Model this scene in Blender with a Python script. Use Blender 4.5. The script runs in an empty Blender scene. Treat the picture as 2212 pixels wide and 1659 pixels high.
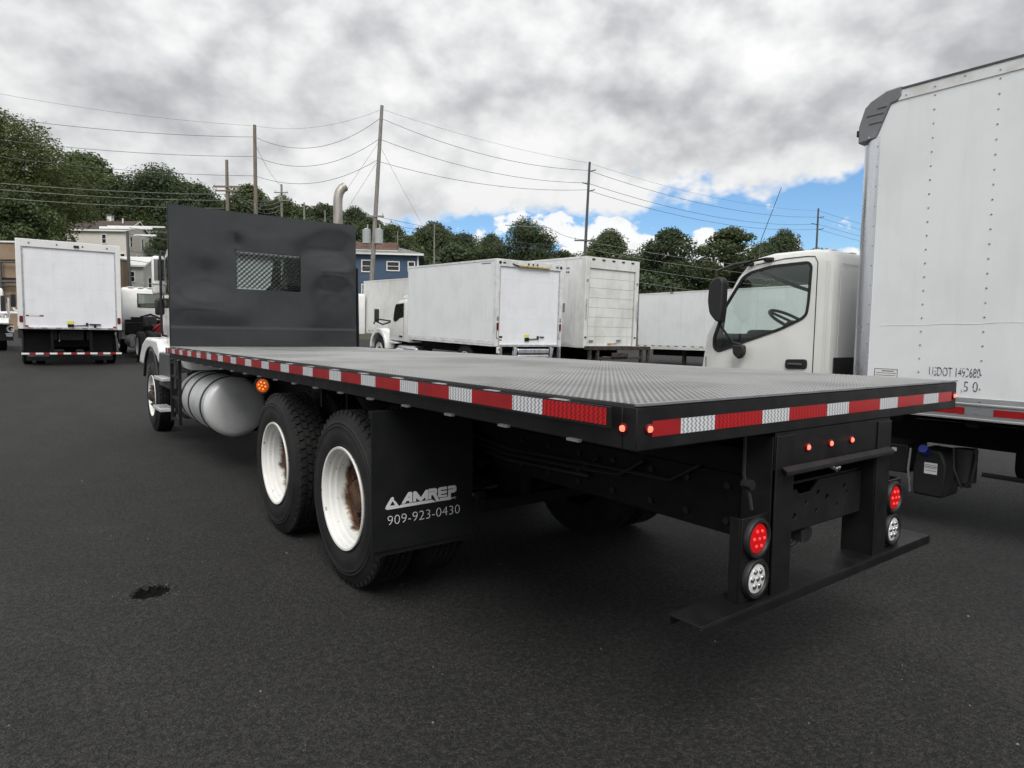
import bpy, bmesh, math, random
from mathutils import Vector, Matrix, noise as mnoise
import numpy as np

SC = bpy.context.scene
COL = SC.collection
R = math.radians

# ------------------------------------------------------------------ camera
RT = Vector((0.80032596, -0.59938835, 0.0145592))
UP = Vector((0.03288184, 0.06812557, 0.99713474))
FW = Vector((0.5986628, 0.79755408, -0.07423166))
EYE = Vector((-1.4902, -1.3538, 1.4955))
cam = bpy.data.cameras.new('camera')
cam.sensor_width = 36.0
cam.lens = 1422.3746 / 2212 * 36.0
cam.clip_start = 0.05
cam.clip_end = 3000
co = bpy.data.objects.new('camera', cam)
COL.objects.link(co)
M = Matrix.Identity(4)
for i in range(3):
    M[i][0], M[i][1], M[i][2], M[i][3] = RT[i], UP[i], -FW[i], EYE[i]
co.matrix_world = M
SC.camera = co

# ------------------------------------------------------------------ view
SC.view_settings.view_transform = 'Standard'
SC.view_settings.look = 'None'
SC.view_settings.gamma = 1.0
SC.view_settings.exposure = 0.78
SC.view_settings.use_curve_mapping = False
SC.render.engine = 'CYCLES'
SC.cycles.max_bounces = 5
SC.cycles.diffuse_bounces = 2
SC.cycles.glossy_bounces = 2
SC.cycles.transparent_max_bounces = 10
SC.cycles.use_adaptive_sampling = True
SC.cycles.adaptive_threshold = 0.03
SC.cycles.use_denoising = True
SC.cycles.sample_clamp_indirect = 6.0

# ------------------------------------------------------------------ sun
SUN_EL, SUN_AZ = R(52), R(215)        # azimuth measured from +Y towards +X: from behind the camera, left
sd = Vector((math.sin(SUN_AZ) * math.cos(SUN_EL), math.cos(SUN_AZ) * math.cos(SUN_EL), math.sin(SUN_EL)))
sun = bpy.data.lights.new('sun', 'SUN')
sun.energy = 1.5
sun.angle = R(32)
sun.color = (1.0, 0.975, 0.94)
so = bpy.data.objects.new('sun', sun)
COL.objects.link(so)
so.rotation_euler = (-sd).to_track_quat('-Z', 'Y').to_euler()
so.location = (0, 0, 40)

# ------------------------------------------------------------------ sky: open blue sky under a broken cloud deck
world = bpy.data.worlds.new('World')
SC.world = world
world.use_nodes = True
WT = world.node_tree
WT.nodes.clear()


class NG:
    """small node-graph helper"""
    def __init__(s, tree): s.t = tree

    def n(s, typ, ins=None, **props):
        nd = s.t.nodes.new(typ)
        for k, v in props.items(): setattr(nd, k, v)
        if ins:
            for k, v in ins.items():
                if hasattr(v, 'links') or isinstance(v, bpy.types.NodeSocket): s.t.links.new(v, nd.inputs[k])
                else: nd.inputs[k].default_value = v
        return nd

    def m(s, op, a, b=0.0, c=None, clamp=False):
        nd = s.t.nodes.new('ShaderNodeMath'); nd.operation = op; nd.use_clamp = clamp
        for i, v in enumerate((a, b, c)):
            if v is None: continue
            if isinstance(v, bpy.types.NodeSocket): s.t.links.new(v, nd.inputs[i])
            else: nd.inputs[i].default_value = v
        return nd.outputs[0]

    def ss(s, v, lo, hi, a=0.0, b=1.0):
        nd = s.t.nodes.new('ShaderNodeMapRange'); nd.interpolation_type = 'SMOOTHSTEP'
        s.t.links.new(v, nd.inputs[0])
        for i, q in enumerate((lo, hi, a, b)): nd.inputs[i + 1].default_value = q
        return nd.outputs[0]

    def noise(s, vec, scale, detail=4, rough=0.55, dist=0.0, typ=None, lac=2.0):
        nd = s.t.nodes.new('ShaderNodeTexNoise')
        if typ: nd.noise_type = typ
        if vec is not None: s.t.links.new(vec, nd.inputs['Vector'])
        nd.inputs['Scale'].default_value = scale; nd.inputs['Detail'].default_value = detail
        nd.inputs['Roughness'].default_value = rough; nd.inputs['Distortion'].default_value = dist
        nd.inputs['Lacunarity'].default_value = lac
        return nd.outputs['Fac']

    def ramp(s, fac, stops):
        nd = s.t.nodes.new('ShaderNodeValToRGB'); s.t.links.new(fac, nd.inputs[0])
        el = nd.color_ramp.elements
        while len(el) < len(stops): el.new(0.5)
        for e, (p, c) in zip(el, stops): e.position = p; e.color = (c[0], c[1], c[2], 1)
        return nd.outputs[0]

    def mix(s, fac, a, b, mode='MIX'):
        nd = s.t.nodes.new('ShaderNodeMix'); nd.data_type = 'RGBA'; nd.blend_type = mode
        for k, v in ((0, fac), (6, a), (7, b)):
            if isinstance(v, bpy.types.NodeSocket): s.t.links.new(v, nd.inputs[k])
            else: nd.inputs[k].default_value = v if k == 0 else (v[0], v[1], v[2], 1)
        return nd.outputs[2]

    def link(s, a, b): s.t.links.new(a, b)


g = NG(WT)
tc = g.n('ShaderNodeTexCoord')
D = tc.outputs['Generated']
sep = g.n('ShaderNodeSeparateXYZ', {0: D})
dx, dy, dz = sep.outputs
dzc = g.m('MAXIMUM', dz, 0.0)
den = g.m('ADD', dzc, 0.22)
SEED = (8.3, 4.4, 0.7); CSEED = (8.3, 4.4, 0.7)
px = g.m('DIVIDE', dx, den)
py = g.m('DIVIDE', dy, den)
plane = g.n('ShaderNodeCombineXYZ', {0: px, 1: py, 2: 0.0}).outputs[0]
off = g.n('ShaderNodeVectorMath', {0: plane, 1: SEED}, operation='ADD').outputs[0]
dome = g.n('ShaderNodeVectorMath', {0: g.n('ShaderNodeVectorMath', {0: D, 1: (1.0, 1.0, 1.45)}, operation='MULTIPLY').outputs[0], 1: SEED}, operation='ADD').outputs[0]
dome2 = g.n('ShaderNodeVectorMath', {0: dome, 1: (-0.012, -0.016, 0.045)}, operation='ADD').outputs[0]
big = g.noise(off, 1.1, 1, 0.5)
mid = g.noise(dome, 4.4, 5, 0.60)
mid2 = g.noise(dome2, 4.4, 3, 0.60)
fine = g.noise(dome, 15.0, 3, 0.6)
q = g.m('ADD', g.m('MULTIPLY', px, 0.852), g.m('MULTIPLY', py, 0.523))
wv = g.n('ShaderNodeVectorMath', {0: dome, 1: g.n('ShaderNodeVectorMath', {0: g.n('ShaderNodeTexNoise', {'Vector': dome, 'Scale': 5.0, 'Detail': 3.0}).outputs['Color'], 1: (0.16, 0.16, 0.16)}, operation='MULTIPLY').outputs[0]}, operation='ADD').outputs[0]
pf1 = g.n('ShaderNodeTexVoronoi', {'Vector': wv, 'Scale': 7.0}, feature='F1').outputs['Distance']
pf2 = g.n('ShaderNodeTexVoronoi', {'Vector': wv, 'Scale': 19.0}, feature='F1').outputs['Distance']
puff = g.m('ADD', g.m('MULTIPLY', pf1, 0.65), g.m('MULTIPLY', pf2, 0.35))
thin = g.ss(q, 1.55, 2.35, 0.0, 0.22)          # the deck thins towards its edge
body = g.m('ADD', g.m('MULTIPLY', big, 1.0), g.m('ADD', g.m('MULTIPLY', mid, 1.0), g.m('MULTIPLY', fine, 0.14)))
relief = g.m('MULTIPLY', g.m('SUBTRACT', mid2, mid), 1.5)   # the upper side of each billow is paler than its base
dens = g.m('ADD', g.m('SUBTRACT', g.m('SUBTRACT', body, thin), relief), g.m('MULTIPLY', g.m('SUBTRACT', puff, 0.45), 0.60))
cloudcol = g.ramp(g.m('SUBTRACT', dens, 0.55), [(0.18, (0.56, 0.56, 0.56)), (0.40, (0.485, 0.49, 0.492)),
                                               (0.58, (0.41, 0.415, 0.422)), (0.76, (0.335, 0.341, 0.353)), (0.98, (0.265, 0.271, 0.283))])
# the deck ends along a straight line in the sky
edge = g.m('ADD', q, g.m('ADD', g.m('MULTIPLY', g.m('SUBTRACT', mid, 0.5), 1.2), g.m('MULTIPLY', g.m('SUBTRACT', fine, 0.5), 0.5)))
deck = g.ss(edge, 2.20, 2.36, 1.0, 0.0)
# cumulus near the horizon
cvec = g.n('ShaderNodeVectorMath', {0: D, 1: (1.0, 1.0, 1.5)}, operation='MULTIPLY').outputs[0]
cn = g.noise(g.n('ShaderNodeVectorMath', {0: cvec, 1: CSEED}, operation='ADD').outputs[0], 8.0, 5, 0.56)
hgt = g.ss(dz, 0.08, 0.215, 0.0, 0.33)
cth = g.m('SUBTRACT', cn, hgt)
cum = g.ss(cth, 0.315, 0.355)
cshade = g.ramp(g.m('SUBTRACT', cth, 0.30), [(0.05, (0.55, 0.56, 0.57)), (0.16, (0.585, 0.585, 0.585)), (0.34, (0.42, 0.435, 0.46))])
sky = g.n('ShaderNodeTexSky', sky_type='NISHITA')
sky.sun_disc = False
sky.sun_elevation = SUN_EL
sky.sun_rotation = SUN_AZ
sky.air_density = 1.2; sky.dust_density = 0.2; sky.ozone_density = 4.0
blue = g.mix(1.0, sky.outputs[0], (0.80, 0.98, 1.16), 'MULTIPLY')      # deep, rain-washed blue
bs = g.n('ShaderNodeBackground', {0: blue, 1: 0.066})
lift = g.m('ADD', g.m('MULTIPLY', dzc, 0.6), 0.82)            # an overcast sky is brightest overhead
ccol = g.mix(deck, cshade, g.mix(1.0, cloudcol, g.n('ShaderNodeCombineColor', {0: lift, 1: lift, 2: lift}).outputs[0], 'MULTIPLY'))
bc = g.n('ShaderNodeBackground', {0: ccol, 1: 1.0})
cov = g.m('MAXIMUM', deck, cum)
mx = g.n('ShaderNodeMixShader', {0: cov, 1: bs.outputs[0], 2: bc.outputs[0]})
wo = g.n('ShaderNodeOutputWorld', {0: mx.outputs[0]})
world.cycles.sampling_method = 'MANUAL'
world.cycles.sample_map_resolution = 256


# ------------------------------------------------------------------ materials
MATS = {}


def P(name, col, rough=0.5, metal=0.0, col2=None, nscale=4.0, ndet=5, lo=0.4, hi=0.65, bump=0.0, bscale=60.0, bdist=0.01,
      spec=0.5, emit=None, estr=0.0, streak=None, coat=0.0, stretch=None, island=None, trans=0.0, rvar=0.0):
    m = bpy.data.materials.new(name); m.use_nodes = True
    t = m.node_tree; b = t.nodes['Principled BSDF']; q = NG(t)
    c = None
    tcn = q.n('ShaderNodeTexCoord').outputs['Object']
    vec = tcn
    if stretch: vec = q.n('ShaderNodeVectorMath', {0: tcn, 1: stretch}, operation='MULTIPLY').outputs[0]
    b.inputs['Base Color'].default_value = (*col, 1)
    if col2:
        f = q.ss(q.noise(vec, nscale, ndet, 0.6, 0.3), lo, hi)
        c = q.mix(f, col, col2)
    if streak:       # grime that runs down: (colour, amount, scale)
        sv = q.n('ShaderNodeVectorMath', {0: tcn, 1: (1, 1, 0.12)}, operation='MULTIPLY').outputs[0]
        f = q.m('MULTIPLY', q.ss(q.noise(sv, streak[2], 6, 0.65, 0.2), 0.48, 0.78), streak[1])
        c = q.mix(f, c if c is not None else col, streak[0])
    if island:
        gi = q.n('ShaderNodeNewGeometry').outputs['Random Per Island']
        c = q.mix(gi, c if c is not None else col, island)
    if c is not None: q.link(c, b.inputs['Base Color'])
    b.inputs['Roughness'].default_value = rough
    if rvar:
        rr = q.n('ShaderNodeMapRange', {0: q.noise(vec, nscale * 1.7, 5, 0.6), 1: 0.3, 2: 0.7, 3: rough - rvar, 4: rough + rvar})
        q.link(rr.outputs[0], b.inputs['Roughness'])
    b.inputs['Metallic'].default_value = metal
    b.inputs['Specular IOR Level'].default_value = spec
    b.inputs['Coat Weight'].default_value = coat
    if bump:
        bn = q.n('ShaderNodeBump', {'Strength': bump, 'Distance': bdist, 'Height': q.noise(vec, bscale, 6, 0.6)})
        q.link(bn.outputs[0], b.inputs['Normal'])
    if emit:
        b.inputs['Emission Color'].default_value = (*emit, 1); b.inputs['Emission Strength'].default_value = estr
    MATS[name] = m
    return m


P('white_box', (0.82, 0.84, 0.85), 0.42, col2=(0.77, 0.79, 0.80), nscale=1.3, streak=((0.55, 0.55, 0.53), 0.20, 7.0), bump=0.03, bscale=9, bdist=0.02)
P('white_box_old', (0.76, 0.77, 0.76), 0.5, col2=(0.68, 0.69, 0.67), nscale=2.0, streak=((0.38, 0.37, 0.33), 0.45, 6.0), bump=0.05, bscale=5, bdist=0.03)
P('white_trailer', (0.75, 0.76, 0.74), 0.5, col2=(0.64, 0.64, 0.61), nscale=1.2, streak=((0.40, 0.39, 0.36), 0.42, 4.0))
P('white_door', (0.84, 0.85, 0.88), 0.4, col2=(0.80, 0.81, 0.84), nscale=1.5, streak=((0.52, 0.52, 0.50), 0.18, 9.0))
P('white_paint', (0.82, 0.82, 0.79), 0.28, coat=0.4, col2=(0.78, 0.78, 0.745), nscale=1.7, streak=((0.45, 0.44, 0.38), 0.15, 6.0))
P('white_truck', (0.80, 0.80, 0.79), 0.3, coat=0.3, col2=(0.74, 0.74, 0.72), nscale=2.5)
P('white_rail', (0.74, 0.75, 0.75), 0.4, col2=(0.60, 0.60, 0.58), nscale=5)
P('aluminium', (0.72, 0.74, 0.77), 0.30, 0.85, col2=(0.58, 0.59, 0.62), nscale=6, rvar=0.1, stretch=(1, 1, 0.2))
P('aluminium_rail', (0.66, 0.67, 0.68), 0.42, 0.8, col2=(0.50, 0.51, 0.52), nscale=8, stretch=(1, 0.2, 1))
P('tank_metal', (0.72, 0.73, 0.73), 0.42, 0.35, col2=(0.63, 0.64, 0.64), nscale=3.5, rvar=0.06, bump=0.02, bscale=14)
P('steel_stack', (0.42, 0.40, 0.37), 0.5, 0.6, col2=(0.30, 0.27, 0.23), nscale=9, stretch=(1, 1, 0.3))
P('galvanised', (0.40, 0.41, 0.42), 0.45, 0.75, col2=(0.30, 0.31, 0.32), nscale=10)
P('deck_plate', (0.045, 0.046, 0.047), 0.5, 0.3, col2=(0.10, 0.10, 0.098), nscale=1.6)
P('black_paint', (0.0065, 0.0068, 0.0075), 0.45, spec=0.32, col2=(0.012, 0.012, 0.0125), nscale=7, rvar=0.08, bump=0.04, bscale=70, bdist=0.004)
P('black_frame', (0.0042, 0.0042, 0.0048), 0.62, spec=0.2, col2=(0.008, 0.0075, 0.007), nscale=9)
P('black_plastic', (0.014, 0.014, 0.015), 0.55, bump=0.05, bscale=160, bdist=0.002)
P('grey_plastic', (0.10, 0.105, 0.11), 0.6, col2=(0.14, 0.145, 0.15), nscale=5)
P('dark_grey_fairing', (0.055, 0.058, 0.062), 0.5, col2=(0.075, 0.077, 0.08), nscale=6)
P('rubber', (0.0085, 0.0085, 0.009), 0.72, col2=(0.016, 0.0155, 0.015), nscale=5, spec=0.35)
P('flap_rubber', (0.0070, 0.0078, 0.0085), 0.55, spec=0.3, col2=(0.0105, 0.011, 0.0115), nscale=5, bump=0.05, bscale=40)
P('rusty_frame', (0.055, 0.045, 0.038), 0.8, col2=(0.022, 0.019, 0.018), nscale=8)
P('red_tape', (0.34, 0.009, 0.013), 0.35, col2=(0.27, 0.008, 0.011), nscale=12, spec=0.6)
P('dark_red', (0.16, 0.006, 0.008), 0.25)
P('chrome', (0.85, 0.86, 0.87), 0.12, 1.0)
P('print_white', (0.66, 0.67, 0.67), 0.6)
P('label_white', (0.80, 0.80, 0.78), 0.5)
P('label_yellow', (0.80, 0.72, 0.10), 0.5)
P('amber_bar', (0.55, 0.33, 0.03), 0.3)
P('amber_lens', (0.55, 0.09, 0.005), 0.2, emit=(1.0, 0.15, 0.005), estr=0.16)
P('amber_led', (0.9, 0.35, 0.08), 0.2, emit=(1.0, 0.34, 0.07), estr=0.8)
P('red_lens', (0.50, 0.006, 0.008), 0.15, emit=(1.0, 0.008, 0.01), estr=0.10)
P('red_led', (0.8, 0.03, 0.03), 0.15, emit=(1.0, 0.06, 0.06), estr=0.40)
P('marker_red', (0.9, 0.1, 0.06), 0.2, emit=(1.0, 0.13, 0.08), estr=1.5)
P('clear_lens', (0.78, 0.80, 0.78), 0.15, 0.15)
P('cap_grey', (0.17, 0.177, 0.188), 0.55, col2=(0.21, 0.217, 0.225), nscale=4)
P('blue_cap', (0.015, 0.03, 0.30), 0.4)
P('red_engine', (0.28, 0.012, 0.016), 0.5, col2=(0.10, 0.01, 0.01), nscale=9)
P('seat_grey', (0.12, 0.125, 0.12), 0.8)
P('asphalt_hole', (0.0015, 0.0015, 0.0015), 0.95, spec=0.1, col2=(0.008, 0.008, 0.008), nscale=60, bump=0.6, bscale=90)
P('pole_wood', (0.22, 0.18, 0.14), 0.85, col2=(0.13, 0.11, 0.09), nscale=5, stretch=(3, 3, 0.3))
P('pole_grey', (0.27, 0.255, 0.235), 0.85, col2=(0.18, 0.17, 0.155), nscale=5, stretch=(3, 3, 0.3))
P('pole_dark', (0.10, 0.10, 0.10), 0.8, col2=(0.07, 0.07, 0.07), nscale=5, stretch=(3, 3, 0.3))
P('wire', (0.10, 0.10, 0.105), 0.6)
P('wire_light', (0.22, 0.22, 0.21), 0.6)
P('transformer', (0.38, 0.40, 0.40), 0.5)
P('siding_cream', (0.82, 0.77, 0.70), 0.7)
P('siding_white', (0.66, 0.66, 0.64), 0.7)
P('siding_blue', (0.075, 0.120, 0.195), 0.7)
P('trim_white', (0.76, 0.76, 0.74), 0.6)
P('roof_brown', (0.075, 0.055, 0.048), 0.9, col2=(0.05, 0.038, 0.034), nscale=2)
P('roof_red', (0.20, 0.125, 0.095), 0.9, col2=(0.14, 0.09, 0.07), nscale=2)
P('roof_grey', (0.20, 0.20, 0.20), 0.9, col2=(0.13, 0.13, 0.13), nscale=1.5)
P('tan_wall', (0.30, 0.215, 0.145), 0.85, col2=(0.25, 0.18, 0.12), nscale=1.2)
P('dark_pane', (0.02, 0.022, 0.025), 0.08)
P('bark', (0.07, 0.055, 0.042), 0.9, col2=(0.04, 0.032, 0.026), nscale=3, stretch=(2, 2, 0.4))
P('hill_ground', (0.035, 0.05, 0.02), 0.95, col2=(0.05, 0.045, 0.03), nscale=0.2)
P('pebble', (0.30, 0.285, 0.265), 0.8, island=(0.06, 0.057, 0.054))

# lap siding: shallow horizontal courses as relief
for nm in ('siding_cream', 'siding_white', 'siding_blue'):
    m = MATS[nm]; q = NG(m.node_tree); b = m.node_tree.nodes['Principled BSDF']
    w = q.n('ShaderNodeTexWave', {'Scale': 1.1, 'Distortion': 0.0}, bands_direction='Z', wave_profile='SAW')
    q.link(q.n('ShaderNodeTexCoord').outputs['Object'], w.inputs[0])
    bn = q.n('ShaderNodeBump', {'Strength': 0.9, 'Distance': 0.06, 'Height': w.outputs['Fac']})
    q.link(bn.outputs[0], b.inputs['Normal'])


def asphalt():
    m = bpy.data.materials.new('asphalt'); m.use_nodes = True
    t = m.node_tree; b = t.nodes['Principled BSDF']; q = NG(t)
    v = q.n('ShaderNodeTexCoord').outputs['Object']
    bigv = q.n('ShaderNodeVectorMath', {0: v, 1: (0.9, 0.35, 1)}, operation='MULTIPLY').outputs[0]
    patch = q.m('ADD', q.m('MULTIPLY', q.noise(bigv, 0.8, 5, 0.62, 0.5), 0.6), q.m('MULTIPLY', q.noise(v, 2.6, 4, 0.65, 0.3), 0.4))
    c0 = q.ramp(patch, [(0.40, (0.0175, 0.0167, 0.0159)), (0.5, (0.0285, 0.0274, 0.0261)), (0.60, (0.0490, 0.0474, 0.0453))])
    vo = q.n('ShaderNodeTexVoronoi', {'Vector': v, 'Scale': 80.0, 'Randomness': 1.0})
    grain = q.noise(v, 130, 2, 0.7)
    clod = q.noise(v, 34, 3, 0.75)
    c0 = q.mix(q.ss(clod, 0.40, 0.60, 0.0, 1.0), q.mix(0.72, c0, (0.0010, 0.0009, 0.0008)), q.mix(0.40, c0, (0.050, 0.0475, 0.0445)))
    agg = q.ss(vo.outputs['Color'], 0.60, 0.95)
    c1 = q.mix(q.m('MULTIPLY', agg, 0.6), c0, (0.075, 0.0715, 0.067))
    c2 = q.mix(q.ss(grain, 0.52, 0.43, 0.0, 0.85), c1, (0.0012, 0.0011, 0.0010))
    spk = q.ss(q.noise(v, 55, 2, 0.5), 0.735, 0.76)
    c3 = q.mix(q.m('MULTIPLY', spk, 0.5), c2, (0.10, 0.095, 0.088))
    q.link(c3, b.inputs['Base Color'])
    b.inputs['Roughness'].default_value = 0.82
    b.inputs['Specular IOR Level'].default_value = 0.44
    h = q.m('ADD', q.m('MULTIPLY', vo.outputs['Distance'], -0.7), q.m('ADD', q.m('MULTIPLY', grain, 0.9), q.m('MULTIPLY', clod, 1.6)))
    bn = q.n('ShaderNodeBump', {'Strength': 0.9, 'Distance': 0.014, 'Height': h})
    q.link(bn.outputs[0], b.inputs['Normal'])
    MATS['asphalt'] = m


asphalt()


def glass(name, tint, gloss=0.03):
    m = bpy.data.materials.new(name); m.use_nodes = True
    t = m.node_tree; t.nodes.clear(); q = NG(t)
    fr = q.n('ShaderNodeFresnel', {'IOR': 1.5})
    tr = q.n('ShaderNodeBsdfTransparent', {0: (*tint, 1)})
    gl = q.n('ShaderNodeBsdfGlossy', {0: (0.95, 0.97, 0.97, 1), 'Roughness': gloss})
    mxs = q.n('ShaderNodeMixShader', {0: fr.outputs[0], 1: tr.outputs[0], 2: gl.outputs[0]})
    q.n('ShaderNodeOutputMaterial', {0: mxs.outputs[0]})
    MATS[name] = m


glass('green_glass', (0.925, 0.968, 0.948))
glass('grey_glass', (0.35, 0.42, 0.42))


def white_tape():
    """silver-white prismatic sheeting: wavy seal pattern in the film"""
    for nm, ca, cb in (('white_tape', (0.72, 0.73, 0.74), (0.31, 0.325, 0.355)), ('red_tape_wavy', (0.50, 0.016, 0.018), (0.24, 0.006, 0.010))):
        m = bpy.data.materials.new(nm); m.use_nodes = True
        t = m.node_tree; b = t.nodes['Principled BSDF']; q = NG(t)
        v = q.n('ShaderNodeTexCoord').outputs['Object']
        s = q.n('ShaderNodeSeparateXYZ', {0: v})
        along = q.m('ADD', s.outputs[0], s.outputs[1])
        wob = q.m('MULTIPLY', q.m('SINE', q.m('MULTIPLY', s.outputs[2], 420.0)), 1.1)
        st = q.m('SINE', q.m('ADD', q.m('MULTIPLY', along, 300.0), wob))
        f = q.ss(st, -0.2, 0.5)
        q.link(q.mix(f, ca, cb), b.inputs['Base Color'])
        b.inputs['Roughness'].default_value = 0.3
        MATS[nm] = m


white_tape()


def rim_paint():
    m = bpy.data.materials.new('rim_paint'); m.use_nodes = True
    t = m.node_tree; b = t.nodes['Principled BSDF']; q = NG(t)
    v = q.n('ShaderNodeTexCoord').outputs['Object']
    chips = q.ss(q.noise(v, 30, 3, 0.6), 0.655, 0.69)
    c = q.mix(q.m('MULTIPLY', chips, 0.8), q.mix(q.ss(q.noise(v, 6, 4, 0.6), 0.4, 0.7, 0, 0.5), (0.77, 0.77, 0.74), (0.64, 0.63, 0.59)), (0.14, 0.10, 0.08))
    # rust bleeding outwards from the disc weld, 14 to 18 cm in from the lip
    s = q.n('ShaderNodeSeparateXYZ', {0: v})
    r = q.m('ADD', s.outputs[0], q.m('MULTIPLY', q.m('SUBTRACT', q.noise(v, 9, 5, 0.7, 0.5), 0.5), 0.11))
    rust = q.ss(r, 0.112, 0.150)
    rc = q.mix(q.ss(q.noise(v, 18, 5, 0.65), 0.35, 0.65), (0.16, 0.075, 0.022), (0.03, 0.011, 0.007))
    q.link(q.mix(rust, c, rc), b.inputs['Base Color'])
    b.inputs['Roughness'].default_value = 0.45
    MATS['rim_paint'] = m


rim_paint()
P('rust', (0.045, 0.016, 0.009), 0.85, col2=(0.12, 0.06, 0.028), nscale=14, bump=0.2, bscale=60)


def headboard_paint():
    """dark glossy paint on thin sheet that is oil-canned: long shallow waves and dents"""
    m = bpy.data.materials.new('headboard_paint'); m.use_nodes = True
    t = m.node_tree; b = t.nodes['Principled BSDF']; q = NG(t)
    v = q.n('ShaderNodeTexCoord').outputs['Object']
    c = q.mix(q.ss(q.noise(v, 3, 5, 0.6), 0.35, 0.7), (0.0200, 0.0214, 0.0243), (0.0265, 0.0279, 0.0308))
    q.link(c, b.inputs['Base Color'])
    rg = q.n('ShaderNodeMapRange', {0: q.noise(v, 2.5, 4, 0.6), 1: 0.3, 2: 0.7, 3: 0.12, 4: 0.18})
    q.link(rg.outputs[0], b.inputs['Roughness'])
    b.inputs['Specular IOR Level'].default_value = 0.75
    MATS['headboard_paint'] = m


headboard_paint()


def worn_print():
    """scraped-off black lettering: the film is gone in patches"""
    m = bpy.data.materials.new('worn_print'); m.use_nodes = True
    t = m.node_tree; b = t.nodes['Principled BSDF']; q = NG(t)
    v = q.n('ShaderNodeTexCoord').outputs['Object']
    b.inputs['Base Color'].default_value = (0.10, 0.105, 0.12, 1)
    b.inputs['Roughness'].default_value = 0.6
    a = q.ss(q.noise(v, 30, 3, 0.6), 0.40, 0.52)
    q.link(a, b.inputs['Alpha'])
    MATS['worn_print'] = m


worn_print()


def foliage(name, ca, cb, cc):
    m = bpy.data.materials.new(name); m.use_nodes = True
    t = m.node_tree; t.nodes.clear(); q = NG(t)
    gi = q.n('ShaderNodeNewGeometry').outputs['Random Per Island']
    v = q.n('ShaderNodeTexCoord').outputs['Object']
    oi = q.n('ShaderNodeObjectInfo').outputs['Random']
    c = q.mix(gi, ca, cb)
    c = q.mix(q.ss(q.noise(v, 0.35, 3, 0.6), 0.4, 0.65, 0.0, 0.75), c, cc)
    c = q.mix(q.m('MULTIPLY', oi, 0.35), c, (0.028, 0.042, 0.022))
    df = q.n('ShaderNodeBsdfPrincipled', {'Base Color': c, 'Roughness': 0.6, 'Specular IOR Level': 0.3})
    tl = q.n('ShaderNodeBsdfTranslucent', {0: q.mix(0.5, c, (0.10, 0.14, 0.03))})
    mxs = q.n('ShaderNodeMixShader', {0: 0.32, 1: df.outputs[0], 2: tl.outputs[0]})
    q.n('ShaderNodeOutputMaterial', {0: mxs.outputs[0]})
    MATS[name] = m


def brightener_mat():  # translucent white for the sheet added to brighten the flatbed's cab window
    m = bpy.data.materials.new('brightener_white'); m.use_nodes = True
    t = m.node_tree; t.nodes.clear(); q = NG(t)
    a = q.n('ShaderNodeBsdfDiffuse', {0: (0.8, 0.8, 0.8, 1)}); b = q.n('ShaderNodeBsdfTranslucent', {0: (0.85, 0.87, 0.86, 1)})
    q.n('ShaderNodeOutputMaterial', {0: q.n('ShaderNodeMixShader', {0: 0.65, 1: a.outputs[0], 2: b.outputs[0]}).outputs[0]})
    MATS['brightener_white'] = m


brightener_mat()
foliage('leaves', (0.084, 0.116, 0.048), (0.128, 0.160, 0.066), (0.068, 0.090, 0.044))
foliage('leaves_light', (0.108, 0.138, 0.048), (0.165, 0.190, 0.066), (0.080, 0.106, 0.041))
foliage('leaves_dark', (0.062, 0.088, 0.044), (0.096, 0.126, 0.060), (0.052, 0.072, 0.040))

# ------------------------------------------------------------------ mesh helpers
OFF = {}


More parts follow.
